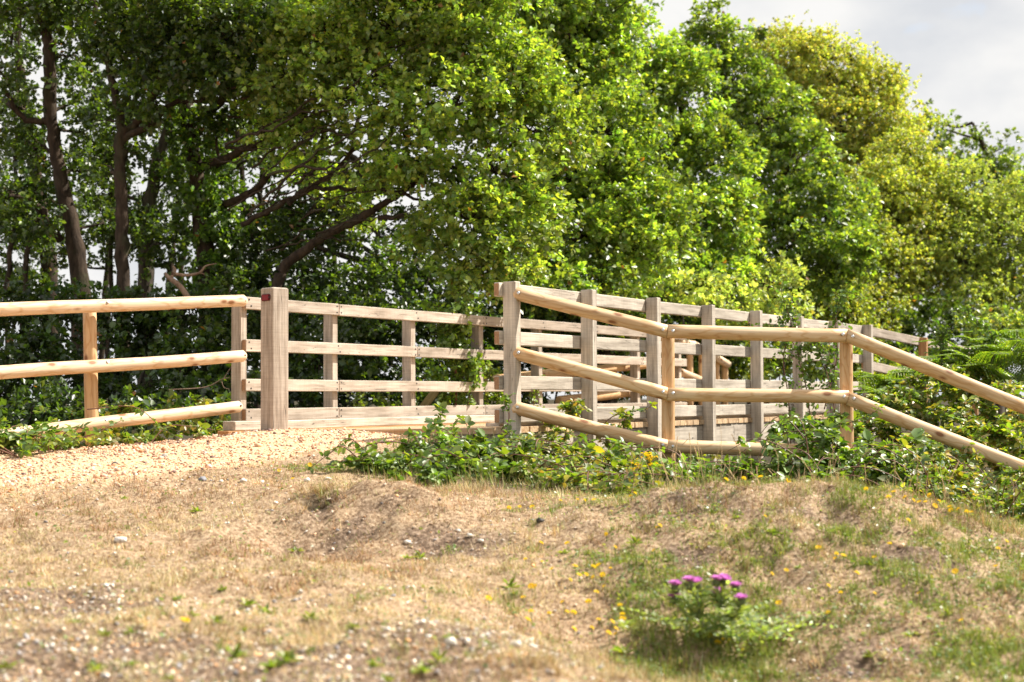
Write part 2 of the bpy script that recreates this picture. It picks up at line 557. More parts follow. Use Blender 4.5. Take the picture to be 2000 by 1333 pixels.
HOLE = None
def G(px, py, y0=2.6, y1=16.0):
    """where the line of sight through a survey point meets the ground"""
    rx, rz = ray(px, py)
    ys = np.arange(y0, y1, 0.015)
    hz = H(rx * ys, ys)
    hit = np.nonzero(CAM_Z + rz * ys <= hz)[0]
    k = hit[0] if len(hit) else len(ys) - 1
    return np.array((rx * ys[k], ys[k], hz[k]))

_bl = [(650, 1040, .45, .55, .9), (780, 1000, .4, .3, .8), (1350, 1000, .5, .4, .9), (1600, 1040, .5, .5, .9), (1450, 1110, .5, .3, .8), (300, 965, .9, .5, .45), (1750, 1120, .5, .4, .6), (1300, 1060, .3, .3, .7), (1700, 1290, .4, .3, .6)]
_bl = [(G(a, b_), sx, sy, am) for a, b_, sx, sy, am in _bl]
BROWN = [(p_[0], p_[1], sx, sy, am) for p_, sx, sy, am in _bl]
_h = [G(622, 985), G(640, 1012), G(660, 1065), G(720, 968), G(820, 1000), G(560, 1075), G(1290, 985), G(1360, 990), G(1620, 1010)]
HOLE = [(_h[0][0], _h[0][1] - 0.02, 0.065, 0.06, -0.14), (_h[1][0] - 0.02, _h[1][1] - 0.15, 0.20, 0.16, -0.05),
        (_h[2][0], _h[2][1], 0.25, 0.22, -0.05), (_h[3][0], _h[3][1] + 0.05, 0.38, 0.16, 0.055),
        (_h[4][0], _h[4][1] + 0.05, 0.22, 0.2, 0.05), (_h[5][0], _h[5][1], 0.22, 0.2, -0.03),
        (_h[6][0], _h[6][1], 0.16, 0.10, -0.035), (_h[7][0], _h[7][1], 0.18, 0.12, -0.03), (_h[8][0], _h[8][1], 0.14, 0.12, -0.03)]

BARE = [(G(620, 1000), 0.16, 0.22, .85), (G(660, 1060), 0.24, 0.2, .7), (G(560, 1080), 0.2, 0.18, .7), (G(760, 1000), 0.2, 0.15, .6),
        (G(1310, 985), 0.30, 0.16), (G(1380, 1000), 0.25, 0.14), (G(1560, 1000), 0.18, 0.12), (G(1620, 1030), 0.16, 0.14),
        (G(640, 1310), 0.35, 0.35), (G(250, 1290), 0.5, 0.4), (G(1340, 1095), 0.16, 0.16), (G(1800, 1090), 0.22, 0.16),
        (G(60, 1180), 0.4, 0.35), (G(900, 1060), 0.3, 0.2), (G(920, 1230), 0.4, 0.4), (G(1650, 1300), 0.3, 0.25)]
GREEN = [(G(1370, 1240), 0.30, 0.36, 1.0), (G(1490, 1180), 0.14, 0.24, 0.8), (G(1160, 1110), 0.32, 0.35, 0.55), (G(1330, 1310), 0.30, 0.2, 0.9),
         (G(1480, 1060), 0.22, 0.22, 0.5), (G(660, 915), 0.35, 0.22, 1.0), (G(1640, 1040), 0.18, 0.16, 0.4), (G(1750, 1180), 0.5, 0.45, 0.35),
         (G(1900, 1080), 0.4, 0.5, 0.4), (G(1260, 1180), 0.2, 0.3, 0.7), (G(1950, 1280), 0.3, 0.3, 0.45), (G(90, 925), 0.22, 0.12, 0.6),
         (G(1100, 990), 0.5, 0.4, 0.3), (G(1950, 1000), 0.7, 0.6, 0.6), (G(1740, 1010), 0.35, 0.4, 0.3), (G(230, 905), 0.3, 0.08, 0.4)]
def spots(x, y, lst):
    s = np.zeros_like(x)
    for it in lst:
        g, sx, sy = it[0], it[1], it[2]
        a = it[3] if len(it) > 3 else 1.0
        s = np.maximum(s, a * np.exp(-((x - g[0]) / sx) ** 2 - ((y - g[1]) / sy) ** 2))
    return s
def bare_mask(x, y):
    s = 0.85 * spots(x, y, BARE) + 0.12 * brown_mask(x, y) + 0.9 * (fbm(x * 3.1, y * 3.1, 41, 4) - 0.5) + 0.5 * (fbm(x * 13, y * 13, 43, 2) - 0.5)
    stony = smooth(5.4, 4.0, y) * smooth(0.6, -0.1, x) * 0.24
    return smooth(0.28, 0.72, s + stony)
def green_mask(x, y):
    s = spots(x, y, GREEN) + 0.8 * (fbm(x * 4.0, y * 4.0, 57, 3) - 0.5) + 0.9 * (fbm(x * 12, y * 12, 59, 2) - 0.5) + 0.20 * smooth(0.2, 0.9, x)
    return smooth(0.26, 0.75, s)

def spaced(a, b, fine, lo, hi, growth=1.28):
    mid = np.arange(a, b, fine)
    left, s, v = [], fine, a
    while v > lo:
        s *= growth; v -= s; left.append(v)
    right, s, v = [], fine, mid[-1]
    while v < hi:
        s *= growth; v += s; right.append(v)
    return np.concatenate([left[::-1], mid, right])

gx = spaced(-3.3, 3.6, 0.03, -2500, 2500)
gy = spaced(2.4, 11.2, 0.026, -400, 3000)
GX, GY = np.meshgrid(gx, gy)
GZ = H(GX, GY)
nx, ny = len(gx), len(gy)
idx = np.arange(nx * ny).reshape(ny, nx)
gf = np.stack([idx[:-1, :-1], idx[:-1, 1:], idx[1:, 1:], idx[1:, :-1]], -1).reshape(-1, 4)
pm, bm_, gm = path_mask(GX.ravel(), GY.ravel()), bare_mask(GX.ravel(), GY.ravel()), green_mask(GX.ravel(), GY.ravel())
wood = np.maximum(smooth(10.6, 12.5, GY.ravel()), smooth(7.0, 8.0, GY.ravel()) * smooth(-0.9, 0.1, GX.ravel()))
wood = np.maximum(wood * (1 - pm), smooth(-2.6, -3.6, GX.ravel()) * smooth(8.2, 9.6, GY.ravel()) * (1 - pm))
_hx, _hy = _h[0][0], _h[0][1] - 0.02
wood = np.maximum(wood, 0.9 * np.exp(-((GX.ravel() - _hx) / 0.09) ** 4 - ((GY.ravel() - _hy) / 0.09) ** 4))  # shade inside the burrow put into the ground colour as a dark spot
masks = np.stack([pm, bm_ * (1 - pm), wood], -1)

def mat_ground():
    m, N, L, B = new_mat('heath_ground')
    tc = N.new('ShaderNodeTexCoord')
    src = tc.outputs['Object']
    at = N.new('ShaderNodeAttribute'); at.attribute_name = 'col'
    sep = N.new('ShaderNodeSeparateColor'); L.new(at.outputs['Color'], sep.inputs[0])
    n1 = noise(N, L, src, 9, 7, 0.65); n2 = noise(N, L, src, 55, 5, 0.7); n3 = noise(N, L, src, 3, 4, 0.5)
    turf = ramp(N, [(0.32, (0.12, 0.07, 0.04)), (0.5, (0.34, 0.235, 0.145)), (0.68, (0.56, 0.43, 0.29))])
    L.new(n2.outputs['Fac'], turf.inputs['Fac'])
    soil = ramp(N, [(0.34, (0.055, 0.036, 0.025)), (0.5, (0.17, 0.115, 0.078)), (0.68, (0.42, 0.31, 0.22))])
    L.new(n2.outputs['Fac'], soil.inputs['Fac'])
    grav = ramp(N, [(0.32, (0.34, 0.17, 0.07)), (0.46, (0.63, 0.40, 0.235)), (0.64, (0.77, 0.55, 0.37))])
    L.new(n2.outputs['Fac'], grav.inputs['Fac'])
    duff_and_pit_shade = ramp(N, [(0.3, (0.02, 0.018, 0.01)), (0.7, (0.07, 0.055, 0.03))])
    L.new(n1.outputs['Fac'], duff_and_pit_shade.inputs['Fac'])
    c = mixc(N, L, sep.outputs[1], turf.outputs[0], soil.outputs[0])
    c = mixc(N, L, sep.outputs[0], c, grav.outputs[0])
    c = mixc(N, L, sep.outputs[2], c, duff_and_pit_shade.outputs[0])
    L.new(c, B.inputs['Base Color'])
    B.inputs['Roughness'].default_value = 0.95
    B.inputs['Specular IOR Level'].default_value = 0.1
    bump(N, L, n2.outputs['Fac'], 0.8, 0.012, B)
    return m
ground = part('ground', raw_mesh('ground', np.stack([GX.ravel(), GY.ravel(), GZ.ravel()], -1), gf, mat_ground(), masks, True))
ground['kind'] = 'structure'
ground['label'] = 'sun dried heath bank with gravel path up to bridge'

# ------------------------------------------------------------------ wood pieces
def prism(section, length, nseg, chamfer, wob=0.0, seed=0, mitre0=None, mitre1=None, taper=0.0):
    """cross-section (k,2) swept along local x from 0 to length, ends chamfered; returns verts, faces"""
    k = len(section)
    sec = np.asarray(section, float)
    xs = [0.0, chamfer] + list(np.linspace(0, length, nseg + 1)[1:-1]) + [length - chamfer, length]
    rad = np.abs(sec).max()
    rr = np.random.default_rng(seed)
    V = []
    ph = rr.uniform(0, 6.28, 4)
    for i, x in enumerate(xs):
        s = 1.0 - (min(0.6, chamfer / rad) if i in (0, len(xs) - 1) else 0.0)
        s *= 1.0 - taper * x / length
        oy = wob * (math.sin(x * 2.1 + ph[0]) + 0.5 * math.sin(x * 5.3 + ph[1]))
        oz = wob * (math.sin(x * 1.7 + ph[2]) + 0.5 * math.sin(x * 4.1 + ph[3]))
        ring = np.column_stack([np.full(k, x), sec[:, 0] * s + oy, sec[:, 1] * s + oz])
        if mitre0 is not None and i <= 1:
            ring[:, 0] = x * 0.1 + mitre0[0] * ring[:, 1] + mitre0[1] * ring[:, 2]
        if mitre1 is not None and i >= len(xs) - 2:
            ring[:, 0] = length + (x - length) * 0.1 + mitre1[0] * ring[:, 1] + mitre1[1] * ring[:, 2]
        V.append(ring)
    V = np.concatenate(V)
    F = []
    for i in range(len(xs) - 1):
        for j in range(k):
            a, b = i * k + j, i * k + (j + 1) % k
            F.append((a, b, b + k, a + k))
    F.append(tuple(range(k - 1, -1, -1)))
    F.append(tuple(range((len(xs) - 1) * k, len(xs) * k)))
    return V, F

def pyd(name, V, F, mat, smooth_shade=False, end=None):
    me = bpy.data.meshes.new(name)
    me.from_pydata([tuple(v) for v in V], [], F)
    if smooth_shade:
        me.polygons.foreach_set('use_smooth', [len(p.vertices) == 4 for p in me.polygons])
    me.materials.append(mat)
    if end is not None:
        me.materials.append(end)
        for p_ in me.polygons[-2:]:
            p_.material_index = 1
    me.update()
    return me

def circle(r, k=20, seed=0):
    rr = np.random.default_rng(seed)
    a = np.linspace(0, 2 * math.pi, k, endpoint=False)
    q = r * (1 + 0.018 * np.sin(2 * a + rr.uniform(0, 6)) + 0.012 * np.sin(3 * a + rr.uniform(0, 6)))
    return np.column_stack([np.cos(a) * q, np.sin(a) * q])

def rect(w, h, c):
    """chamfered rectangle, local y width w, local z height h"""
    a, b = w / 2, h / 2
    return np.array([(a, -b + c), (a, b - c), (a - c, b), (-a + c, b), (-a, b - c), (-a, -b + c), (-a + c, -b), (a - c, -b)])

_seed = [100]
def log(name, p0, p1, r, parent, mat=None, up=(0, 0, 1), m0=None, m1=None, taper=0.04, chamfer=0.018, wob=0.003):
    """peeled log from p0 to p1 (world); m0 / m1 = world normals of mitre planes at the ends"""
    _seed[0] += 1
    p0, p1 = vec(p0), vec(p1)
    ax = (p1 - p0); Ln = ax.length; ax.normalize()
    if abs(ax.z) > 0.9:
        up = (0, -1, 0)
    R = frame(ax, up)
    def mit(nw):
        if nw is None:
            return None
        nl = R.to_3x3().transposed() @ Vector(nw)
        return (-nl.y / nl.x, -nl.z / nl.x)
    V, F = prism(circle(r, 20, _seed[0]), Ln, max(6, int(Ln / 0.12)), chamfer, wob, _seed[0], mit(m0), mit(m1), taper)
    o = link(bpy.data.objects.new(name, pyd(name, V, F, mat or M_LOG, True, M_LOGEND)))
    return place(o, parent, Matrix.Translation(p0) @ R)

def beam(name, p0, p1, w, h, parent, mat, up=(0, 0, 1), chamfer=0.005, wob=0.0012):
    """sawn timber from p0 to p1 (centre line), local y = w, local z = h"""
    _seed[0] += 1
    p0, p1 = vec(p0), vec(p1)
    ax = p1 - p0; Ln = ax.length
    R = frame(ax, up)
    V, F = prism(rect(w, h, chamfer), Ln, max(3, int(Ln / 0.25)), chamfer, wob, _seed[0])
    o = link(bpy.data.objects.new(name, pyd(name, V, F, mat, False, M_END if mat in (M_OAK, M_OAK2) and name == 'rail' else None)))
    return place(o, parent, Matrix.Translation(p0) @ R)

def stud_mesh(name, r, h, mat, k=10):
    a = np.linspace(0, 2 * math.pi, k, endpoint=False)
    V, F = [], []
    for rr_, zz in ((r, -0.004), (r, h * 0.45), (r * 0.72, h * 0.9)):
        V += [(rr_ * math.cos(t), rr_ * math.sin(t), zz) for t in a]
    V.append((0, 0, h))
    for i in range(2):
        F += [(i * k + j, i * k + (j + 1) % k, (i + 1) * k + (j + 1) % k, (i + 1) * k + j) for j in range(k)]
    F += [(2 * k + j, 2 * k + (j + 1) % k, 3 * k) for j in range(k)]
    return pyd(name, V, F, mat)
ME_SCREW = stud_mesh('screw', 0.0075, 0.003, M_SCREW)
ME_BOLT = stud_mesh('bolt', 0.0115, 0.009, M_STEEL)

def stud(name, me, p, normal, parent):
    o = link(bpy.data.objects.new(name, me))
    nrm = Vector(normal).normalized()
    R = nrm.to_track_quat('Z', 'Y').to_matrix().to_4x4()
    return place(o, parent, Matrix.Translation(vec(p)) @ R)

N3 = Vector((N2[0], N2[1], 0)); D3 = Vector((D2[0], D2[1], 0))

# ------------------------------------------------------------------ bridge deck
def deck_z(n):
    return -0.268 + 0.05 * n / WID
bridge = thing('timber_footbridge', 'low timber footbridge deck with pale side beam between the two parapets', 'footbridge', BR(0, 1.2, -0.9))
for k in range(66):
    d = -0.10 + 0.125 * k
    a, b = BR(d, -0.16, deck_z(-0.16) - 0.0225), BR(d, WID + 0.016 + random.uniform(-.006, .006), deck_z(WID) - 0.0225)
    beam('deck_plank', a, b, 0.118, 0.045, bridge, M_PLANK, chamfer=0.003, wob=0.0006)
for i, (a, b) in enumerate(((-0.1, 1.9), (1.906, 4.0), (4.006, 6.1), (6.106, 8.15))):
    beam('side_beam', BR(a, WID - 0.035, deck_z(WID) - 0.16), BR(b, WID - 0.035, deck_z(WID) - 0.16), 0.07, 0.22, bridge, M_OAK2)
for k in range(9):
    stud('bolt', ME_SCREW, BR(0.4 + 0.9 * k, WID + 0.001, deck_z(WID) - 0.13 - 0.03 * (k % 2)), N3, bridge)
beam('kerb', BR(-0.42, 0.20, -0.217), BR(7.9, 0.20, -0.217), 0.13, 0.07, bridge, M_OAK2, wob=0.002)
beam('kerb_base', BR(-0.50, 0.215, -0.276), BR(7.9, 0.215, -0.276), 0.115, 0.046, bridge, M_KERB, wob=0.002)
beam('kerb', BR(0.05, WID - 0.12, deck_z(WID) + 0.014), BR(7.75, WID - 0.12, deck_z(WID) + 0.014), 0.12, 0.026, bridge, M_OAK2)

# ------------------------------------------------------------------ parapets
def parapet(label, n_face, side, spacing, d_off, bays, post_top, post_bot, start, joints, screws, rail_over):
    """rails with their visible face at n_face (side +1: posts on the near side of the rails, -1: posts behind)"""
    t = thing('parapet_fence', label, 'fence', BR(d_off, n_face, -0.5))
    pt = 0.104
    for i in range(bays + 1):
        d = d_off + i * spacing + (0.037 if side > 0 else -0.036)
        n = n_face + (pt / 2 + 0.001) if side > 0 else n_face - 0.045 - pt / 2 - 0.001
        beam('post', BR(d, n, post_bot), BR(d + random.uniform(-.006, .006), n, post_top + random.uniform(-.006, .006)), 0.074, pt, t, M_OAK2 if side > 0 else M_OAK, up=tuple(N3))
    for r, z in enumerate(RAILZ):
        cuts = [0] + joints[r] + [bays]
        for a, b in zip(cuts[:-1], cuts[1:]):
            da = d_off + a * spacing + (start if a == 0 else 0.003) - (0.0 if side > 0 else 0.036) * (a > 0)
            db = d_off + b * spacing + (rail_over if b == bays else -0.003) - (0.0 if side > 0 else 0.036) * (b < bays)
            nc = n_face - 0.0225
            rail = beam('rail', BR(da, nc, z + random.uniform(-.003, .003)), BR(db, nc, z + random.uniform(-.003, .003)), 0.045, 0.098, t, M_OAK if side < 0 else M_OAK2)
            if screws:
                for i in range(a, b + 1):
                    d = d_off + i * spacing - 0.036
                    ends = [(-1, d + (0.028 if i == a else (-0.028 if i == b else 0.0)))]
                    for _, dd in ends:
                        two = ((-0.012, 0.026), (0.012, -0.024)) if a < i < b or i == 0 else ((0.0, 0.027), (0.0, -0.026))
                        if i == 0:
                            dd = d + 0.028
                        for ox, oz in two:
                            stud('screw', ME_SCREW, BR(dd + ox, n_face + 0.0005, z + oz), N3, rail)
    return t

back = parapet('weathered timber parapet behind the square bollard, with dark screws in its rails', 0.0, -1, 1.1377, 0.036, 7, 0.755, -0.9, -0.055,
               [[1, 3, 5], [2, 4, 6], [1, 3, 5], [1, 3, 5]], True, 0.06)
near = parapet('grey timber parapet seen through the round pole fence, posts outside its rails', WID, 1, 1.1005, 0.0043, 7, 0.812, -0.75, -0.045,
               [[2, 4, 6], [1, 3, 5], [2, 4, 6], [2, 4, 6]], False, 0.09)

# the timber fence that carries on from the near parapet, down to the right
wing = thing('timber_wing_fence', 'pale timber rails running down behind the bracken past the parapet end', 'fence', G(1803, 760, 15, 19) if False else P(1803, 790, 18.2))
w0 = BR(7.78, WID - 0.02, RAILZ[0]); w1 = P(1800, 669, 18.2); w2 = P(1905, 690, 19.8)
beam('rail', w0, w1, 0.045, 0.105, wing, M_OAK)
beam('rail', P(1806, 670, 18.25), w2, 0.045, 0.105, wing, M_OAK)
beam('rail', BR(7.78, WID - 0.02, RAILZ[1] - 0.06), P(1800, 737, 18.2), 0.045, 0.105, wing, M_OAK)
beam('post', P(1803, 840, 18.1), P(1803, 660, 18.1), 0.10, 0.10, wing, M_KERB, up=(0.5, 1, 0))
beam('post', P(1903, 850, 19.7), P(1903, 684, 19.7), 0.10, 0.10, wing, M_KERB, up=(0.5, 1, 0))

# ------------------------------------------------------------------ bollard with its reflector
b0 = P(536, 846, 10.3)
bol = thing('bollard', 'square weathered oak bollard with a red reflector in the gravel path', 'bollard', b0)
BT = 0.79 + 0.002
ang = math.radians(44)                               # its left face looks down the path
ax_l = Vector((math.cos(ang), -math.sin(ang), 0))    # along the left face, to the right
ax_r = Vector((math.sin(ang), math.cos(ang), 0))     # along the right face, to the right
SB = 0.148
cb = vec((P(536, 700, 10.3)[0], 10.3, 0)) + ax_r * 0.0
body = beam('post_body', (cb.x, cb.y, CAM_Z - 0.55), (cb.x, cb.y, CAM_Z + BT), SB, SB, bol, M_OAK, up=tuple(ax_l), chamfer=0.009, wob=0.0008)
nl = -ax_r                                           # outward normal of the left face
ctr = cb + nl * (SB / 2 + 0.002); ctr.z = CAM_Z + BT - 0.073
hw, hh, th = 0.052, 0.024, 0.009
oct_ = [(-hw, -hh * 0.55), (-hw + 0.012, -hh), (hw - 0.012, -hh), (hw, -hh * 0.55), (hw, hh * 0.55), (hw - 0.012, hh), (-hw + 0.012, hh), (-hw, hh * 0.55)]
V = [(x, y, -0.003) for x, y in oct_] + [(x, y, th * 0.6) for x, y in oct_]
F = [tuple(range(8, 16))] + [(i, (i + 1) % 8, 8 + (i + 1) % 8, 8 + i) for i in range(8)]
Rr = Matrix(((ax_l.x, 0, nl.x, 0), (ax_l.y, 0, nl.y, 0), (0, 1, 0, 0), (0, 0, 0, 1)))
refl = link(bpy.data.objects.new('reflector', pyd('reflector', V, F, M_REDRIM)))
place(refl, bol, Matrix.Translation(ctr) @ Rr)
refl['label'] = 'dark red oblong reflector plate'
V2 = [(sx * (hw - 0.013), sy * (hh - 0.004), z) for z in (th * 0.5, th) for sx, sy in ((-1, -1), (1, -1), (1, 1), (-1, 1))]
lens = link(bpy.data.objects.new('lens', pyd('lens', V2, [(4, 5, 6, 7), (0, 1, 5, 4), (1, 2, 6, 5), (2, 3, 7, 6), (3, 0, 4, 7)], M_RED)))
place(lens, refl, Matrix.Translation(ctr) @ Rr)
for sx in (-1, 1):
    stud('screw', ME_SCREW, ctr + ax_l * sx * (hw - 0.007) + nl * th * 0.6, nl, refl)

# ------------------------------------------------------------------ round pole fences
def bisect_n(a, b, c):
    u = (vec(b) - vec(a)).normalized(); v = (vec(c) - vec(b)).normalized()
    return tuple((u + v).normalized())

def pole_rail(pts, r, parent, name='rail', mat=None, bolts=True, start_plain=True):
    for i in range(len(pts) - 1):
        m0 = bisect_n(pts[i - 1], pts[i], pts[i + 1]) if i > 0 else None
        m1 = bisect_n(pts[i], pts[i + 1], pts[i + 2]) if i < len(pts) - 2 else None
        a, b = np.array(pts[i]), np.array(pts[i + 1])
        o = log(name, a, b, r, parent, mat, m0=m0, m1=m1, taper=0.0 if (m0 or m1) else 0.04)
        if bolts:
            u = (b - a) / np.linalg.norm(b - a)
            for e, s in ((a, 1), (b, -1)):
                if abs(e[0]) > 3.4:
                    continue
                q = e + u * s * 0.035 + np.array((0, -r * 0.99, 0.006))
                stud('bolt', ME_BOLT, q, (0, -1, 0.05), o)

# left fence, its rails fixed to the first parapet post
lf = thing('pole_fence', 'round pole rail fence of three pale rails left of the bollard', 'fence', P(175, 850, 10.3))
R_L = 0.049
LE = 11.18
def ltop(px):                                        # depth along the left fence
    return 9.9 + (LE - 9.9) * px / 476.0
for y_end, y0, x0 in ((589, 604, 0), (695, 729, 0), (793, 853, 0)):
    xe = 480 if y_end == 589 else (479 if y_end == 695 else 471)
    dx = -420
    slope = (y_end - y0) / xe
    # extend the straight line in space beyond the frame
    a, b = P(x0, y0, 9.9), P(xe, y_end, LE)
    far = a + (a - b) * 0.55
    o = log('rail', far, b, R_L, lf, taper=0.07, chamfer=0.022, wob=0.004)
    u = (b - far) / np.linalg.norm(b - far)
    stud('bolt', ME_SCREW, b - u * 0.03 + np.array((0.69, -0.72, 0.1)) * R_L * 0.93, (0.69, -0.72, 0.1), o)
    c = a + (b - a) * 0.40
    stud('bolt', ME_BOLT, c + np.array((0.55, -0.62, 0.55)) * R_L * 0.93, (0.55, -0.62, 0.55), o)
log('post', P(180, 870, 10.47), P(174, 606, 10.47), 0.051, lf, M_LOG2, chamfer=0.01)
log('post', P(-330, 900, 9.15), P(-330, 625, 9.15), 0.051, lf, M_LOG2, chamfer=0.01)

# right fence: cranked rails on two posts, then falling away out of view
rf = thing('pole_fence', 'round pole rail fence with bent golden rails in front of the grey parapet', 'fence', P(1303, 880, 10.1))
R_R = 0.0475
kA, kB, kC, kD = 9.99, 9.93, 9.93, 9.75
pole_rail([P(1003, 573, kA), P(1303, 649, kB), P(1653, 656, kC), P(2005, 798, kD), P(2240, 893, 9.6)], R_R, rf, mat=M_LOG3)
pole_rail([P(1003, 689, kA), P(1303, 770, kB), P(1655, 777, kC), P(2005, 917, kD), P(2240, 1011, 9.6)], R_R, rf, mat=M_LOG3)
pole_rail([P(1001, 795, kA), P(1303, 873, kB), P(1660, 882, kC)], R_R, rf, mat=M_LOG3)
log('post', P(1306, 960, kB + 0.096), P(1303, 639, kB + 0.096), 0.0475, rf, M_LOG2, chamfer=0.008)
log('post', P(1656, 980, kC + 0.096), P(1653, 645, kC + 0.096), 0.0475, rf, M_LOG2, chamfer=0.008)
log('post', P(2120, 1190, 9.8), P(2117, 840, 9.8), 0.0475, rf, M_LOG2, chamfer=0.008)

# far fence beyond the other end of the bridge
ff = thing('pole_fence', 'short pale pole fence dropping away beyond the far end of the bridge', 'fence', P(1347, 770, 18.6))
pole_rail([P(1326, 667, 18.3), P(1355, 673, 18.5), P(1424, 713, 19.2)], 0.05, ff, bolts=False)
log('rail', P(1329, 727, 18.3), P(1420, 765, 19.2), 0.05, ff)
log('post', P(1347, 800, 18.62), P(1347, 672, 18.62), 0.05, ff, M_LOG2)
log('post', P(1371, 800, 18.8), P(1371, 682, 18.8), 0.045, ff, M_LOG2)
log('post', P(1400, 800, 19.1), P(1400, 700, 19.1), 0.042, ff, M_LOG2)
log('post', P(1415, 800, 19.25), P(1415, 706, 19.25), 0.05, ff, M_LOG2)
log('rail', P(952, 744, 15.0), P(1327, 706, 18.3), 0.055, ff, M_LOG2)
log('rail', P(1090, 783, 16.0), P(1330, 757, 18.3), 0.055, ff, M_LOG2)
prop = tag(beam('leaning_timber', P(815, 810, 14.0), P(856, 758, 14.0), 0.10, 0.08, None, M_OLD), 'mossy old timber leaning behind the parapet bottom rail', 'timber')

# ------------------------------------------------------------------ foliage generators
def unit(v):
    return v / np.maximum(np.linalg.norm(v, axis=-1, keepdims=True), 1e-9)

def leaf_mesh(name, pos, dirs, nrm, ln, wd, col, mat, fold=0.25, shape='rhomb', droop=0.0):
    """one folded leaf per row"""
    n = len(pos)
    t = unit(dirs)
    s = unit(np.cross(nrm, t)); u = np.cross(t, s)
    ln = np.broadcast_to(np.asarray(ln, float).reshape(-1, 1), (n, 1)); wd = np.broadcast_to(np.asarray(wd, float).reshape(-1, 1), (n, 1))
    if shape == 'rhomb':
        pts = [pos, pos + t * ln * 0.55 + s * wd * 0.5 + u * wd * fold, pos + t * ln - u * ln * droop, pos + t * ln * 0.55 - s * wd * 0.5 + u * wd * fold]
        base = np.arange(n)[:, None] * 4
        F = np.concatenate([base + np.array([[0, 1, 2]]), base + np.array([[0, 2, 3]])])
        k = 4
    else:
        mid = pos + t * ln * 0.5 + u * 0.0
        pts = [pos, pos + t * ln * 0.28 + s * wd * 0.46 + u * wd * fold, pos + t * ln * 0.66 + s * wd * 0.40 + u * wd * fold * 0.8,
               pos + t * ln - u * ln * droop, pos + t * ln * 0.66 - s * wd * 0.40 + u * wd * fold * 0.8, pos + t * ln * 0.28 - s * wd * 0.46 + u * wd * fold]
        base = np.arange(n)[:, None] * 6
        F = [np.concatenate([base + np.array([[0, 1, 2, 3]]), base + np.array([[0, 3, 4, 5]])])]
        k = 6
    V = np.stack(pts, 1).reshape(-1, 3)
    return raw_mesh(name, V, F, mat, np.repeat(col, k, axis=0))

class Tubes:
    def __init__(self):
        self.V, self.F, self.n = [], [], 0
    def add(self, pts, rad, sides=6, sub=0):
        pts = np.asarray(pts, float); rad = np.asarray(rad, float)
        if sub:
            pts, rad = catmull(pts, rad, sub)
        m = len(pts)
        tan = unit(np.gradient(pts, axis=0))
        ref = np.where(np.abs(tan[:, 2:3]) > 0.9, np.array([[1.0, 0, 0]]), np.array([[0, 0, 1.0]]))
        a = unit(np.cross(ref, tan)); b = np.cross(tan, a)
        th = np.linspace(0, 2 * math.pi, sides, endpoint=False)
        ring = pts[:, None, :] + rad[:, None, None] * (np.cos(th)[None, :, None] * a[:, None, :] + np.sin(th)[None, :, None] * b[:, None, :])
        idx = self.n + np.arange(m * sides).reshape(m, sides)
        nx_ = np.roll(idx, -1, axis=1)
        self.F.append(np.stack([idx[:-1], nx_[:-1], nx_[1:], idx[1:]], -1).reshape(-1, 4))
        self.V.append(ring.reshape(-1, 3)); self.n += m * sides
    def mesh(self, name, mat):
        return raw_mesh(name, np.concatenate(self.V), np.concatenate(self.F), mat, None, True)

def catmull(p, r, sub):
    P0 = np.vstack([2 * p[0] - p[1], p, 2 * p[-1] - p[-2]])
    out, ro = [], []
    for i in range(1, len(P0) - 2):
        for k in range(sub):
            t = k / sub
            a, b, c, d = P0[i - 1], P0[i], P0[i + 1], P0[i + 2]
            out.append(0.5 * ((2 * b) + (-a + c) * t + (2 * a - 5 * b + 4 * c - d) * t * t + (-a + 3 * b - 3 * c + d) * t ** 3))
            ro.append(r[i - 1] * (1 - t) + r[i] * t)
    out.append(p[-1]); ro.append(r[-1])
    return np.array(out), np.array(ro)

def palette(rg, n, cols, jit=0.22, clump=None):
    cols = np.array(cols, float)
    k = rg.integers(0, len(cols), n)
    c = cols[k] * np.exp(rg.normal(0, jit, (n, 1)))
    if clump is not None:
        c = c * clump
    c[:, 0] *= np.exp(rg.normal(0, 0.10, n))
    return np.clip(c, 0.004, 0.8)

OAK_G = [(0.135, 0.202, 0.05), (0.175, 0.251, 0.056), (0.108, 0.165, 0.046), (0.239, 0.294, 0.064), (0.152, 0.209, 0.079)]
OAK_LIT = [(0.185, 0.277, 0.062), (0.23, 0.317, 0.07), (0.139, 0.222, 0.053), (0.269, 0.328, 0.075)]  # lit copy of the oak greens, sunshine put into the leaf colour
OAK_SHADED = [(0.049, 0.085, 0.018), (0.065, 0.107, 0.02), (0.092, 0.136, 0.023)]  # shaded copy of the oak greens, canopy shade put into the colour
BIRCH_Y = [(0.393, 0.409, 0.095), (0.328, 0.385, 0.085), (0.434, 0.428, 0.113), (0.263, 0.334, 0.085), (0.499, 0.428, 0.122)]
BIRCH_G = [(0.268, 0.333, 0.064), (0.327, 0.368, 0.079), (0.221, 0.279, 0.064), (0.397, 0.368, 0.087)]
SALLOW = [(0.316, 0.39, 0.14), (0.402, 0.458, 0.193), (0.258, 0.324, 0.105), (0.415, 0.427, 0.122)]
LEAF_SHADED = [(0.032, 0.060, 0.016), (0.044, 0.078, 0.018), (0.060, 0.098, 0.020)]  # deep shade behind the fences painted into the shrub leaves
IVY = [(0.085, 0.15, 0.024), (0.13, 0.215, 0.03), (0.065, 0.117, 0.022)]

TREE_TRIS = [0]
def lobe_world(lb):
    px, py, rx, ry, D = lb[:5]
    c = P(px, py, D)
    s = D / F_PX
    rd = lb[5] if len(lb) > 5 else 0.85 * 0.5 * (rx + ry) * s
    return c, np.array((rx * s, rd, ry * s))

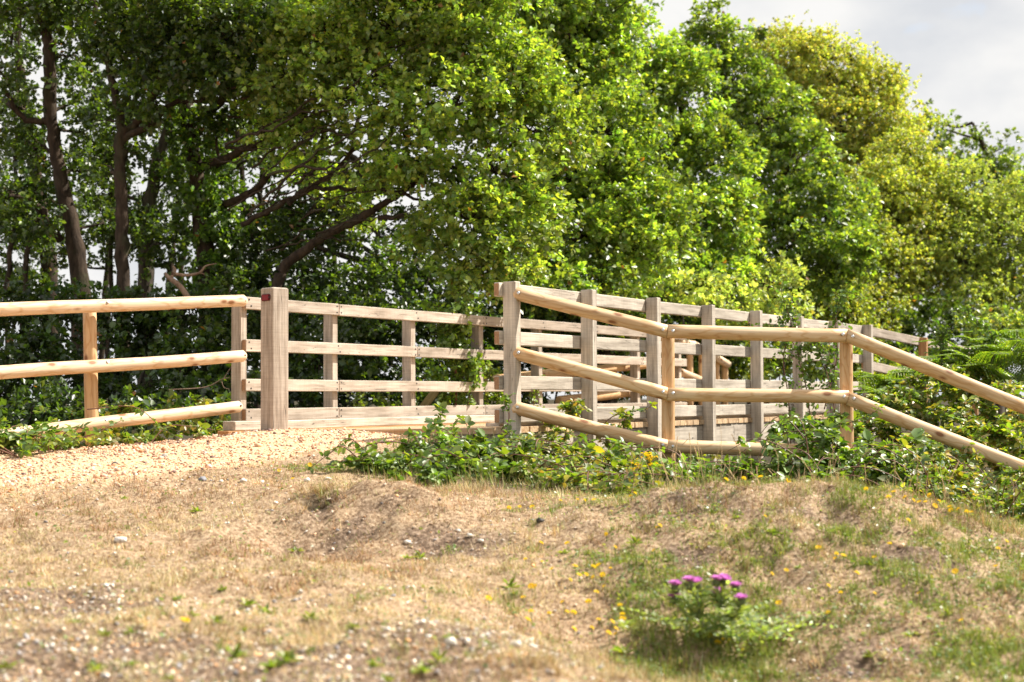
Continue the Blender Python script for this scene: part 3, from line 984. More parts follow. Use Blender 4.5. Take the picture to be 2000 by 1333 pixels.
def crown_points(lobes, lai, leaf_area, per_clump, clump_r, rg, shell=0.5, cull=0.30):
    pos, cc_all, cid, outw = [], [], [], []
    k = 0
    for lb in lobes:
        c, R = lobe_world(lb)
        dens = lb[6] if len(lb) > 6 else 1.0
        n = lai * dens * math.pi * R[0] * R[2] / leaf_area
        nc = max(3, int(n / per_clump))
        q = unit(rg.normal(size=(nc, 3)))
        rad = (shell + (1 - shell) * rg.random((nc, 1))) ** 0.7
        ctr = c + q * R * rad * (1 + 0.05 * rg.normal(size=(nc, 1)))
        dark = vnoise(ctr[:, 0] * 1.9 + ctr[:, 1] * 2.3, ctr[:, 2] * 1.9 + 11.0 - ctr[:, 1] * 0.7, 61)      # hollows between the sprays
        ctr = ctr[(dark > cull) | (rg.random(nc) < 0.12)]; q = unit((ctr - c) / R); nc = len(ctr)
        m = np.maximum(1, rg.poisson(per_clump / 7.0, nc))
        own = np.repeat(np.arange(nc), m)
        cr = clump_r * np.exp(rg.normal(0, 0.3, nc))
        sub = ctr[own] + unit(rg.normal(size=(len(own), 3))) * (rg.random((len(own), 1)) ** 0.5) * cr[own][:, None] * np.array((1.0, 1.0, 0.6))
        m2 = rg.integers(5, 10, len(own))
        ow2 = np.repeat(np.arange(len(own)), m2)
        off = unit(rg.normal(size=(len(ow2), 3)) + 0.5 * q[own][ow2])
        rose = math.sqrt(leaf_area / 0.55) * 0.55
        pos.append(sub[ow2] + off * rose * rg.random((len(ow2), 1))); outw.append(q[own][ow2] * 0.5 + off * 0.9)
        own = own[ow2]
        cid.append(own + k); cc_all.append((c, ctr)); k += nc
    return np.concatenate(pos), np.concatenate(outw), np.concatenate(cid), k, cc_all

def crown(name, parent, lobes, leaf=(0.085, 0.05), lai=4.0, per_clump=34, clump_r=0.34, cols=OAK_G, seed=1, mat=None, shell=0.45, hang=0.0, up=0.9, clump_var=0.34, shape='rhomb', cull=0.30):
    rg = np.random.default_rng(seed)
    pos, outw, cid, k, cc = crown_points(lobes, lai, leaf[0] * leaf[1] * 0.55, per_clump, clump_r, rg, shell, cull)
    n = len(pos)
    dirs = outw + rg.normal(size=(n, 3)) * 0.45
    dirs[:, 2] -= hang + 0.15
    nrm = rg.normal(size=(n, 3)) * 0.55 + outw * 0.6
    nrm[:, 2] += up
    cv = np.exp(np.random.default_rng(seed + 5).normal(0, clump_var, (k, 1)))[cid]
    col = palette(rg, n, cols, 0.18, cv)
    dead = rg.random(n) < 0.003
    col[dead] = (0.30, 0.13, 0.04)
    sc = np.exp(rg.normal(0, 0.22, n))
    me = leaf_mesh(name, pos, dirs, nrm, leaf[0] * sc, leaf[1] * sc, col, mat or M_OAKLEAF, 0.22, shape)
    TREE_TRIS[0] += len(me.polygons) * 2
    return part(name, me, parent), cc

def limb_set(tb, cc, trunk_pts, rg, r0=0.05, twig_share=0.45, twig_r=0.009, sides=5):
    """limbs from the trunk to each lobe, twigs on to the leaf clumps"""
    tp = np.array(trunk_pts)
    for c, ctr in cc:
        dd = np.linalg.norm(tp - c, axis=1) + 0.9 * np.maximum(0, tp[:, 2] - c[2] + 0.2)
        a = tp[int(np.argmin(dd))]
        L_ = np.linalg.norm(c - a)
        rl = min(r0, 0.018 + 0.018 * L_)
        mid1 = a + (c - a) * 0.33 + rg.normal(size=3) * 0.09 * L_ + np.array((0, 0, 0.05 * L_))
        mid2 = a + (c - a) * 0.68 + rg.normal(size=3) * 0.09 * L_ + np.array((0, 0, 0.04 * L_))
        pts = np.array([a, mid1, mid2, c]); rad = np.array([rl, rl * 0.75, rl * 0.5, rl * 0.28])
        P_, R_ = catmull(pts, rad, 4)
        tb.add(P_, R_, sides + 1)
        m = max(2, int(len(ctr) * twig_share))
        for e in ctr[rg.permutation(len(ctr))[:m]]:
            f = rg.integers(len(P_) // 2, len(P_))
            s = P_[f]
            w = np.linalg.norm(e - s)
            mm = (s + e) / 2 + rg.normal(size=3) * 0.10 * w
            tb.add(np.array([s, mm, e]), np.array([min(R_[f], twig_r * (0.8 + 0.5 * w)), twig_r * 0.6, twig_r * 0.25]), 3)

def tree(name, label, cat, base, trunks, lobes, group='trees behind the bridge', bark=None, seed=1, r0=0.05, twig_share=0.45, kw=None, limbs=(), auto=True, rs=1.0):
    """trunks: list of [(px,py,depth,radius)...]; limbs the same, drawn as branches"""
    rg = np.random.default_rng(seed + 900)
    t = thing(name, label, cat, base, group)
    tb = Tubes(); tp = []
    for tr in trunks:
        p = np.array([P(a, b, d) for a, b, d, r in tr]); r = rs * np.array([x[3] for x in tr])
        p_, r_ = catmull(p, r, 6)
        r_ = r_ * (1 + 0.06 * rg.normal(size=len(r_)))
        p_[:, 0] += 0.012 * rg.normal(size=len(p_)); 
        tb.add(p_, r_, 10); tp.append(p_)
    part('trunk', tb.mesh('trunk', bark or M_BARK), t)
    br = Tubes()
    for lm in limbs:
        p = np.array([P(a, b, d) for a, b, d, r in lm]); r = np.array([x[3] for x in lm])
        p_, r_ = catmull(p, r, 5)
        p_ = p_ + 0.012 * rg.normal(size=p_.shape)
        lt = Tubes(); lt.add(p_, r_, 8); tp.append(p_)
        part('limb', lt.mesh('limb', bark or M_BARK), t)
    cr, cc = crown('crown', t, lobes, seed=seed, **(kw or {}))
    if auto:
        limb_set(br, cc, np.concatenate(tp), rg, r0, twig_share)
    if br.n:
        part('branches', br.mesh('branches', bark or M_BARK), t)['kind'] = 'stuff'
    return t

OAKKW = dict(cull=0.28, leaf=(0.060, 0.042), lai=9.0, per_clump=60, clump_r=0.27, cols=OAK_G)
DKKW = dict(cull=0.27, leaf=(0.062, 0.043), lai=8.0, per_clump=46, clump_r=0.27, cols=OAK_SHADED)

# ---- trees on the left, seen against the sky
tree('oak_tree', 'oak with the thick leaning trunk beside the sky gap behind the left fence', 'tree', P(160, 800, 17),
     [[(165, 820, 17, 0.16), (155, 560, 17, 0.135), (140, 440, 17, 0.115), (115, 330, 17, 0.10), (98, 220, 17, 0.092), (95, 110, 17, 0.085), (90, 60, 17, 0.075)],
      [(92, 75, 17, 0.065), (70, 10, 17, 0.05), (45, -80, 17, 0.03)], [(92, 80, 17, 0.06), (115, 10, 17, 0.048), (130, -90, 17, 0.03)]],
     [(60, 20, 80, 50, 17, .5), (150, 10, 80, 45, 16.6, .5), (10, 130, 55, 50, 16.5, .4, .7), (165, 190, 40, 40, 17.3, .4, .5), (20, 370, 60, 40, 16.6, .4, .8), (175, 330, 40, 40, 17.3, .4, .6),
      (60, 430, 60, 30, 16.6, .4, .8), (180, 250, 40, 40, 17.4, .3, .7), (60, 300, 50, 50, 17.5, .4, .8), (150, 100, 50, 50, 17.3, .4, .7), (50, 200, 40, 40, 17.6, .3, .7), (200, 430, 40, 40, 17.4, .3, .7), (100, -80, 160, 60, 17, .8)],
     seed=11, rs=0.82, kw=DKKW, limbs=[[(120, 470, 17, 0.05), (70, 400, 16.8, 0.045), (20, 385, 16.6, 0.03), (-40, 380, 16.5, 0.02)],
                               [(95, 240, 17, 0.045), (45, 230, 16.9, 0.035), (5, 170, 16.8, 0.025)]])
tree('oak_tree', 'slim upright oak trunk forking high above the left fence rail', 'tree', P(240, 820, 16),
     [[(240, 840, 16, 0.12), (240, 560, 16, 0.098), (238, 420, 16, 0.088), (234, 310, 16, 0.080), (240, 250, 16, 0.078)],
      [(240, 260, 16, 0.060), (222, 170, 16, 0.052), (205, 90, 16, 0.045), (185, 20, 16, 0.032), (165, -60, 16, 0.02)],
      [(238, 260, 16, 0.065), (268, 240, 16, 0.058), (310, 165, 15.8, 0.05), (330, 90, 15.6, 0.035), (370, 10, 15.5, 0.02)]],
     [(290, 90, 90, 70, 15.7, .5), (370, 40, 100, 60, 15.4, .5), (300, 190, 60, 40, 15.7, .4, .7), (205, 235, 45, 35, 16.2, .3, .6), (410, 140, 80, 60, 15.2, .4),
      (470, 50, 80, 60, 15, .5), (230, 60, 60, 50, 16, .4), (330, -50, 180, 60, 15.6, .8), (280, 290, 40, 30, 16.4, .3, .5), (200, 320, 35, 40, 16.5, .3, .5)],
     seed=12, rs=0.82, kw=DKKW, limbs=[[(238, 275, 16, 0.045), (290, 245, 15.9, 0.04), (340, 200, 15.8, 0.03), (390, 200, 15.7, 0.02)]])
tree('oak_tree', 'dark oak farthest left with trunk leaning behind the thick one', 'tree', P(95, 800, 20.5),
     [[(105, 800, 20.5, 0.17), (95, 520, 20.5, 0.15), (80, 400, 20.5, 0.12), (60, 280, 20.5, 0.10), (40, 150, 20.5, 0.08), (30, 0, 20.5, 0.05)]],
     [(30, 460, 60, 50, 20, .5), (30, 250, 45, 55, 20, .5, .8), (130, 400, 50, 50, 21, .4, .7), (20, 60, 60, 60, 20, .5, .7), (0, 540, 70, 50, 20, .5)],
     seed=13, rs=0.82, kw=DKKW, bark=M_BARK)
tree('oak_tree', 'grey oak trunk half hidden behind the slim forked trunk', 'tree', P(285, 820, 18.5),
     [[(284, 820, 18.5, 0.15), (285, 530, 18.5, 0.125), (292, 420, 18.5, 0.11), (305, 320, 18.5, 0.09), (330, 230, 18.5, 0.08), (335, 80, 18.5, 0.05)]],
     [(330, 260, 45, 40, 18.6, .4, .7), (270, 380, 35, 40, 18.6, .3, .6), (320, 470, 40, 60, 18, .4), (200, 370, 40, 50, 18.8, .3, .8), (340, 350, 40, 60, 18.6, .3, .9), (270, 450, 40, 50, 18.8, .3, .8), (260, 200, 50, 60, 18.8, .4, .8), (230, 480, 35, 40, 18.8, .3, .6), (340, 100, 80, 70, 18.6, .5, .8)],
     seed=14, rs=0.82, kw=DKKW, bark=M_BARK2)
ivy = tree('ivy_clad_oak', 'oak trunk smothered in bright ivy left of the bollard', 'tree', P(410, 830, 17),
     [[(412, 830, 17, 0.15), (405, 560, 17, 0.13), (392, 420, 17, 0.12), (378, 300, 17, 0.11), (360, 180, 17, 0.10), (345, 60, 17, 0.08), (330, -60, 17, 0.05)]],
     [(470, 200, 80, 50, 16.6, .4, .8), (420, 250, 50, 40, 16.8, .3, .8), (500, 130, 90, 60, 16.2, .5), (560, 60, 90, 60, 15.8, .5), (440, -40, 160, 60, 16, .8)],
     seed=15, rs=0.82, kw=DKKW, limbs=[[(400, 400, 17, 0.06), (450, 395, 16.7, 0.05), (500, 370, 16.4, 0.045), (530, 335, 16.2, 0.04), (600, 318, 16, 0.03), (680, 320, 15.8, 0.02)],
                               [(385, 330, 17, 0.06), (440, 310, 16.6, 0.052), (490, 285, 16.3, 0.046), (560, 268, 16.1, 0.04), (620, 215, 15.9, 0.025), (640, 190, 15.8, 0.015)],
                               [(370, 240, 17, 0.06), (430, 200, 16.6, 0.05), (470, 120, 16.3, 0.045), (540, 60, 16, 0.035), (590, 20, 15.9, 0.02)]])
crown('ivy', ivy, [(405, 500, 48, 55, 16.9, .3), (398, 420, 50, 55, 16.9, .3), (388, 340, 48, 55, 16.9, .3), (376, 270, 42, 45, 16.9, .3), (365, 215, 36, 35, 16.9, .25), (445, 450, 36, 50, 16.8, .25), (430, 380, 30, 40, 16.8, .2)],
      leaf=(0.065, 0.052), lai=4.5, per_clump=22, clump_r=0.14, cols=IVY, seed=16, shell=0.7, up=0.3)

# ---- the broad oak with the sweeping limb
ra = np.random.default_rng(77)
ARCHES = []
for i in range(34):
    x0, y0 = ra.uniform(400, 620), ra.uniform(180, 500)
    L_ = ra.uniform(180, 420); rise = ra.uniform(0.15, 0.6) * L_; sag = ra.uniform(-10, 40)
    D_ = ra.uniform(14.7, 15.8); r_ = ra.uniform(0.008, 0.020)
    ARCHES.append([(x0 + L_ * t, y0 - rise * (t ** 0.75) + sag * math.sin(3.0 * t) + ra.normal() * 7, D_ - 0.5 * t + ra.normal() * 0.05, r_ * (1 - 0.8 * t)) for t in (0, .18, .36, .55, .77, 1.0)])
tree('oak_tree', 'broad oak with a sweeping low limb and sunlit crown above the parapet', 'tree', P(545, 830, 15.4),
     [[(530, 830, 15.4, 0.085), (541, 575, 15.4, 0.066), (556, 522, 15.4, 0.058), (600, 486, 15.3, 0.052), (650, 452, 15.25, 0.047), (690, 434, 15.2, 0.044), (745, 400, 15.1, 0.037), (790, 372, 15, 0.030), (825, 335, 15, 0.05), (880, 250, 15, 0.035), (900, 150, 15, 0.02)]],
     [(640, 50, 110, 80, 15, .6), (770, 50, 130, 90, 15, .7), (900, 70, 120, 100, 15, .7), (1000, 160, 100, 100, 15, .6), (870, 200, 120, 90, 14.6, .6), (720, 170, 110, 70, 14.8, .5),
      (960, 320, 100, 90, 14.6, .5), (1020, 420, 70, 80, 14.7, .4), (910, 430, 90, 70, 14.4, .4), (1000, 510, 80, 55, 14.5, .4), (820, 310, 90, 50, 14.6, .4), (1070, 250, 80, 90, 15.2, .5),
      (560, 150, 80, 60, 15, .4), (940, 540, 70, 40, 14.4, .3), (900, -60, 170, 90, 15, .9), (680, -60, 180, 80, 15, .9), (650, 250, 60, 40, 15.2, .3, .7), (830, 480, 60, 40, 14.6, .3, .7), (740, 340, 70, 40, 14.9, .4, .9), (600, 330, 60, 40, 15.6, .4, .5), (690, 400, 60, 30, 15.5, .3, .5), (590, 260, 70, 50, 15.4, .4, .5), (520, 230, 70, 50, 15.6, .4, .9), (780, 250, 70, 40, 14.8, .4)],
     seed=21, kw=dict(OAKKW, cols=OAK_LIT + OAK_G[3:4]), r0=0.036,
     limbs=[[(470, 440, 15.7, 0.032), (530, 410, 15.6, 0.030), (575, 385, 15.5, 0.027), (605, 368, 15.4, 0.025), (680, 372, 15.2, 0.022), (760, 375, 15, 0.022), (840, 395, 14.8, 0.012)],
            [(560, 400, 15.5, 0.03), (640, 345, 15.4, 0.027), (700, 290, 15.3, 0.022), (790, 280, 15.1, 0.026), (870, 300, 14.9, 0.014)],
            [(740, 425, 15.1, 0.03), (800, 424, 15, 0.022), (870, 425, 14.8, 0.014), (930, 440, 14.6, 0.008)],
            [(600, 370, 15.4, 0.026), (635, 250, 15.4, 0.023), (700, 150, 15.2, 0.02), (730, 60, 15, 0.016)],
            *ARCHES,
            [(790, 370, 15, 0.028), (850, 330, 14.9, 0.022), (940, 330, 14.7, 0.02), (1010, 350, 14.6, 0.012)]])
# ---- under-canopy foliage between trunks, left of centre
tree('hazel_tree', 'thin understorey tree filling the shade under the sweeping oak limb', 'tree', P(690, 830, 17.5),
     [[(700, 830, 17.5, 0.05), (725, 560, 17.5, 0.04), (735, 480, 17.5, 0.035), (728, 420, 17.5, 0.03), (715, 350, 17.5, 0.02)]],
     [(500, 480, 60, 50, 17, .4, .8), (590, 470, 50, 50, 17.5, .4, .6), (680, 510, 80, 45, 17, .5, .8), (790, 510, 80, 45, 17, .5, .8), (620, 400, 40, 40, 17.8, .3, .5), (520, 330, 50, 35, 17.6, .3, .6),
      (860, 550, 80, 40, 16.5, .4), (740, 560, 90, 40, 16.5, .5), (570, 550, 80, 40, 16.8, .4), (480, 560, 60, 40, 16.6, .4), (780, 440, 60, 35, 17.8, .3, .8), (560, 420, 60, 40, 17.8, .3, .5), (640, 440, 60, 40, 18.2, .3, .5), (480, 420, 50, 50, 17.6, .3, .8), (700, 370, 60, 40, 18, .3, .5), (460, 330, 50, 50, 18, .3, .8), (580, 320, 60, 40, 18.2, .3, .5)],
     seed=22, kw=dict(DKKW, cols=OAK_SHADED + LEAF_SHADED), bark=M_BARK2)

# ---- many-stemmed coppice between the left trunks
rs_ = np.random.default_rng(78)
STEMS = []
for x0 in (15, 45, 190, 205, 325, 350, 440, 465, 500, 585, 640):
    D_ = rs_.uniform(17.6, 20.5); lean = rs_.normal() * 45; r_ = rs_.uniform(0.020, 0.045)
    STEMS.append([(x0, 820, D_, r_ * 1.1), (x0 + lean * .2 + rs_.normal() * 6, 560, D_, r_), (x0 + lean * .55 + rs_.normal() * 10, 380, D_, r_ * .85), (x0 + lean + rs_.normal() * 14, 200, D_, r_ * .65), (x0 + lean * 1.5, 20, D_, r_ * .35)])
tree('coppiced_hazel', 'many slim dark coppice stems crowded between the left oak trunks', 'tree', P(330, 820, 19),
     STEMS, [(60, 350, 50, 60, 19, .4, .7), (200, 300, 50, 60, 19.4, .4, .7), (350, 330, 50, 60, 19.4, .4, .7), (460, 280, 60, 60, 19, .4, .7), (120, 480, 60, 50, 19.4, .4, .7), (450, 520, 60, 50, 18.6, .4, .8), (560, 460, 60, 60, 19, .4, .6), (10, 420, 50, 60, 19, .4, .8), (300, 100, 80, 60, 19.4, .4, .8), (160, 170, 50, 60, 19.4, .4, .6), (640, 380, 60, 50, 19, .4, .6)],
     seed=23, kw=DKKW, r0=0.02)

# ---- the sunlit bank of trees to the right
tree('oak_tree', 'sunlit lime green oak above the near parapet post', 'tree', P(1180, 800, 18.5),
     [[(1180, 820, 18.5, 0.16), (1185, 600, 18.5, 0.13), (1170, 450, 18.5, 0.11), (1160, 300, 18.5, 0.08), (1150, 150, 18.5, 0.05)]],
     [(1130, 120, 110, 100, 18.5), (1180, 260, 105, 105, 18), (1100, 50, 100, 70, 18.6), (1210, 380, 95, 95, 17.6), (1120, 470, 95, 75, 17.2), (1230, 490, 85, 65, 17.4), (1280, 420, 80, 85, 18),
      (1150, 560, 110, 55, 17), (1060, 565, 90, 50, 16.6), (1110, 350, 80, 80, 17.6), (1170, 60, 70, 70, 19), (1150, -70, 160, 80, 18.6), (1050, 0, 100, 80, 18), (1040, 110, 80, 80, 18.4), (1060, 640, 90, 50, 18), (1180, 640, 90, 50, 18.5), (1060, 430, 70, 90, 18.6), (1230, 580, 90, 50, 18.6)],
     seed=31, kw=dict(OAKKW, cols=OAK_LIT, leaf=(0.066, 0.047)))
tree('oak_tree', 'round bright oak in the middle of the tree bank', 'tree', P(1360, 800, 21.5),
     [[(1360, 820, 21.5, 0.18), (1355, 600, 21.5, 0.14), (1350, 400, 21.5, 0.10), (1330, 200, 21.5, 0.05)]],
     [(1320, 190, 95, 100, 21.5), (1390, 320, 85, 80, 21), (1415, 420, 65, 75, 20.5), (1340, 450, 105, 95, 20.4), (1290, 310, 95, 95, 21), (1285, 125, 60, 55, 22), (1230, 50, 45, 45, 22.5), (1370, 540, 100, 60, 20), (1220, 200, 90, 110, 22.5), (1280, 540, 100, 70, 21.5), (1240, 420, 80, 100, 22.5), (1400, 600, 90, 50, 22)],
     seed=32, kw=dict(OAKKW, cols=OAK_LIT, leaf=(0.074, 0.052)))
tree('oak_tree', 'tall dark oak whose top twigs stand against the cloud', 'tree', P(1500, 800, 25),
     [[(1480, 830, 25, 0.2), (1470, 500, 25, 0.15), (1440, 300, 25, 0.10), (1415, 150, 25, 0.06), (1405, 50, 25, 0.025)]],
     [(1400, 90, 50, 60, 25), (1440, 150, 60, 75, 25), (1372, 50, 35, 30, 25, .3, .8), (1465, 55, 22, 22, 25, .25, .8), (1400, 30, 30, 22, 25, .25, .8), (1500, 230, 85, 95, 24.5), (1555, 330, 95, 95, 24), (1600, 420, 95, 85, 23.6), (1540, 470, 95, 85, 23.2), (1640, 510, 75, 65, 23), (1360, 120, 40, 60, 25.5), (1480, 360, 70, 80, 24), (1480, 540, 80, 60, 24.5), (1430, 260, 60, 80, 25.5), (1560, 580, 80, 50, 24.5), (1650, 420, 60, 80, 25)],
     seed=33, kw=dict(OAKKW, cols=OAK_G + OAK_LIT, leaf=(0.074, 0.052), lai=8.0))
tree('birch_tree', 'tall golden green birch forming the skyline left of the clouds', 'tree', P(1640, 800, 29),
     [[(1650, 830, 29, 0.16), (1650, 500, 29, 0.12), (1660, 300, 29, 0.08), (1670, 120, 29, 0.03)]],
     [(1550, 110, 65, 45, 29.5), (1620, 145, 85, 75, 29), (1700, 165, 60, 55, 29), (1715, 260, 65, 80, 28.5), (1640, 250, 85, 80, 28.5), (1745, 190, 28, 40, 28.8, .4, .8), (1598, 80, 26, 22, 29, .4, .8), (1560, 200, 70, 80, 29.5), (1530, 70, 40, 30, 30), (1760, 165, 12, 22, 28.8, .3, .5), (1560, 290, 60, 70, 29), (1780, 260, 30, 40, 28.8), (1680, 340, 70, 60, 28.4), (1480, 110, 40, 50, 30)],
     seed=34, kw=dict(leaf=(0.058, 0.042), lai=6.5, cull=0.24, per_clump=50, clump_r=0.34, clump_var=0.12, cols=BIRCH_Y, mat=M_BIRCH, hang=0.6, up=0.5), bark=M_BARK2)
tree('birch_tree', 'weeping yellow green birch in the right half of the tree bank', 'tree', P(1760, 800, 26.5),
     [[(1760, 830, 26.5, 0.15), (1765, 600, 26.5, 0.12), (1775, 400, 26.5, 0.07), (1780, 300, 26.5, 0.03)]],
     [(1780, 375, 70, 90, 26.5), (1715, 410, 75, 105, 26), (1800, 475, 75, 85, 26), (1740, 535, 75, 75, 25.4), (1700, 615, 80, 60, 24.6), (1640, 610, 65, 60, 24.4), (1765, 300, 60, 50, 27), (1690, 500, 70, 80, 25.4), (1660, 660, 70, 35, 24), (1820, 380, 50, 70, 27), (1840, 460, 50, 80, 26.6), (1820, 570, 60, 60, 26), (1600, 560, 50, 60, 24.6)],
     seed=35, kw=dict(leaf=(0.058, 0.040), lai=6.5, cull=0.24, per_clump=50, clump_r=0.34, clump_var=0.12, cols=BIRCH_Y[:3] + BIRCH_G, mat=M_BIRCH, hang=0.9, up=0.4), bark=M_BARK2)
tree('sallow_tree', 'pale olive green sallow at the right edge above the bracken', 'tree', P(1930, 800, 26.5),
     [[(1930, 830, 26.5, 0.14), (1935, 620, 26.5, 0.11), (1940, 450, 26.5, 0.06), (1930, 380, 26.5, 0.03)]],
     [(1890, 390, 65, 75, 26.5), (1945, 470, 85, 100, 26), (1880, 510, 60, 75, 25.6), (1990, 400, 55, 70, 26.5), (1930, 590, 95, 45, 25), (2020, 560, 70, 90, 25.4), (1855, 400, 40, 60, 26.6), (2060, 450, 60, 80, 26)],
     seed=36, kw=dict(leaf=(0.056, 0.038), lai=6.5, cull=0.24, per_clump=50, clump_r=0.34, clump_var=0.12, cols=SALLOW + BIRCH_G[:2], mat=M_BIRCH, hang=0.3, up=0.6), bark=M_BARK2)
tree('oak_tree', 'distant dark oak rising against the sky at the right edge', 'tree', P(1940, 800, 34),
     [[(1940, 830, 34, 0.2), (1945, 500, 34, 0.15), (1930, 320, 34, 0.08), (1900, 240, 34, 0.03)]],
     [(1825, 255, 36, 36, 34), (1800, 228, 16, 16, 34, .4), (1895, 305, 56, 36, 34), (1960, 325, 60, 30, 34), (1990, 390, 60, 60, 34), (1930, 355, 60, 50, 34), (1905, 268, 18, 10, 34, .4), (2050, 365, 70, 50, 34), (1850, 325, 50, 50, 34), (1960, 290, 18, 10, 34, .4)],
     seed=37, kw=dict(leaf=(0.11, 0.07), lai=4.6, per_clump=30, clump_r=0.42, cols=OAK_G))

# ---- shrubs and undergrowth behind the fences
def shrub(name, label, lobes, base, cols, seed, leaf=(0.058, 0.042), lai=6.5, clump_r=0.2, mat=None, shape='rhomb', group='shrubs behind the fences', stem=True, cane=None):
    t = thing(name, label, 'shrub', base, group)
    rg = np.random.default_rng(seed)
    cr, cc = crown('leaves', t, lobes, leaf=leaf, lai=lai, per_clump=24, clump_r=clump_r, cols=cols, seed=seed, mat=mat or M_OAKLEAF, shell=0.35, up=0.7, shape=shape, cull=0.2)
    tb = Tubes()
    b = np.array(base)
    for c, ctr in cc:
        s = b + np.array((0.5 * (c[0] - b[0]), 0.6 * (c[1] - b[1]), 0))
        tb.add(np.array([s, (s + c) / 2 + rg.normal(size=3) * 0.08, c]), [0.022, 0.016, 0.008], 5, 3)
        for e in ctr[:max(2, len(ctr) // 3)]:
            tb.add(np.array([c, (c + e) / 2 + rg.normal(size=3) * 0.04, e]), [0.007, 0.005, 0.002], 3)
    part('stems', tb.mesh('stems', cane or M_BARK2), t)
    return t
def GB(px, d):
    p = P(px, 800, d)
    return np.array((p[0], p[1], float(H(p[0], p[1]))))
shrub('shade_dark_shrub', 'dark leafy shrub behind the top left fence rail', [(30, 600, 90, 50, 14), (120, 620, 80, 60, 14.4), (50, 700, 90, 60, 13.6), (0, 770, 80, 50, 13.2), (60, 810, 80, 40, 12.4)], GB(40, 14), LEAF_SHADED, 51)
shrub('hawthorn_shrub', 'shaded shrub behind the single left fence post', [(220, 610, 80, 50, 14.6), (170, 710, 90, 70, 14), (260, 760, 90, 50, 13.6), (120, 800, 90, 40, 12.6), (220, 815, 80, 40, 12.4), (300, 650, 70, 60, 14.6)], GB(200, 14.2), LEAF_SHADED + OAK_SHADED[:1], 52)
shrub('hawthorn_shrub', 'glossy shrub between the left fence and the bollard', [(370, 600, 80, 50, 14.6), (400, 700, 80, 70, 14), (350, 770, 90, 50, 13.4), (450, 770, 60, 50, 13.6), (380, 810, 80, 30, 12.8), (450, 700, 50, 60, 14), (470, 620, 70, 50, 14.8)], GB(400, 14.2), LEAF_SHADED + OAK_SHADED, 53)
shrub('hawthorn_shrub', 'shrub seen through the parapet just right of the bollard', [(570, 620, 80, 50, 15.2), (620, 700, 90, 70, 14.6), (560, 770, 80, 45, 14.2), (690, 620, 80, 45, 15.4), (640, 600, 80, 50, 16.5), (500, 640, 60, 60, 15.6), (560, 700, 60, 60, 16), (680, 770, 80, 40, 14.6)], GB(620, 14.8), LEAF_SHADED + OAK_SHADED, 54)
shrub('hawthorn_shrub', 'dark shrub behind the middle bays of the back parapet', [(780, 640, 90, 55, 15.8), (790, 730, 90, 60, 15.4), (880, 610, 80, 45, 16), (900, 720, 80, 60, 16), (840, 790, 90, 40, 15), (930, 650, 70, 60, 16.6), (720, 690, 70, 60, 16.6)], GB(830, 15.6), LEAF_SHADED + OAK_SHADED, 55)
shrub('hawthorn_shrub', 'low shrub in the shade behind the near parapet end post', [(1000, 620, 90, 45, 16.8), (1080, 650, 90, 55, 17.6), (1010, 720, 80, 60, 17.2), (1120, 620, 80, 40, 18), (1000, 790, 80, 30, 16.8)], GB(1040, 17.2), LEAF_SHADED + OAK_SHADED, 56)
shrub('hawthorn_shrub', 'shaded shrub behind the bent corner of the pole fence', [(1220, 630, 90, 45, 19), (1300, 690, 90, 60, 20), (1200, 720, 90, 60, 19.4), (1130, 690, 80, 70, 19), (1380, 690, 80, 60, 20.6), (1330, 620, 90, 45, 20)], GB(1260, 19.6), OAK_G + OAK_SHADED, 57, (0.07, 0.048))
shrub('sallow_shrub', 'grey green sallow bush above the middle of the pole fence', [(1330, 570, 90, 45, 18.8), (1420, 590, 90, 55, 19.4), (1500, 560, 75, 60, 20), (1470, 630, 80, 40, 19.6), (1540, 620, 60, 40, 20.4)], GB(1430, 19.6), SALLOW, 58, (0.07, 0.042), 3.4, 0.22, M_BIRCH)
shrub('hazel_shrub', 'sunny low shrub behind the far bays of the grey parapet', [(1420, 700, 90, 50, 21), (1520, 680, 80, 50, 21.5), (1600, 700, 80, 50, 22), (1690, 720, 80, 50, 22)], GB(1550, 21.5), OAK_G + BIRCH_G, 59, (0.08, 0.055))
shrub('shade_dark_shrub', 'shrub coloured nearly black for the shade in the gap behind the wing fence', [(1830, 640, 80, 60, 24), (1900, 660, 80, 50, 24.4), (1770, 700, 70, 40, 23)], GB(1840, 24), OAK_SHADED, 60, (0.09, 0.06), 4.0)  # leaves coloured almost black to stand for the unlit gap
shrub('hazel_shrub', 'olive shrub under the sallow at the far right', [(1960, 640, 80, 45, 22), (2030, 660, 70, 60, 21.5)], GB(1980, 22), SALLOW + OAK_G, 61, (0.08, 0.055))

# ---- dead branch lying in the shrubs above the left fence
db = Tubes()
db.add([P(372, 590, 13.4), P(352, 560, 13.4), P(330, 543, 13.4), P(322, 533, 13.4)], [0.030, 0.027, 0.022, 0.010], 7, 4)
db.add([P(333, 546, 13.4), P(342, 528, 13.4), P(338, 520, 13.4)], [0.018, 0.014, 0.008], 6, 3)
db.add([P(336, 535, 13.4), P(365, 538, 13.5), P(390, 533, 13.5), P(402, 520, 13.5), P(424, 515, 13.5)], [0.020, 0.017, 0.013, 0.009, 0.004], 6, 4)
db.add([P(388, 533, 13.5), P(400, 536, 13.5)], [0.010, 0.003], 5)
tag(part('dead_branch', db.mesh('dead_branch', M_DEAD)), 'bare broken dead branch sticking up above the left fence rail', 'branch')
db = Tubes()
db.add([P(330, 762, 12.6), P(400, 757, 12.6), P(432, 742, 12.6), P(448, 738, 12.6)], [0.006, 0.006, 0.005, 0.003], 5, 4)
db.add([P(432, 742, 12.6), P(437, 757, 12.6), P(448, 761, 12.6)], [0.004, 0.003, 0.002], 4, 3)
db.add([P(436, 741, 12.6), P(448, 722, 12.6), P(453, 716, 12.6)], [0.004, 0.003, 0.002], 4, 3)
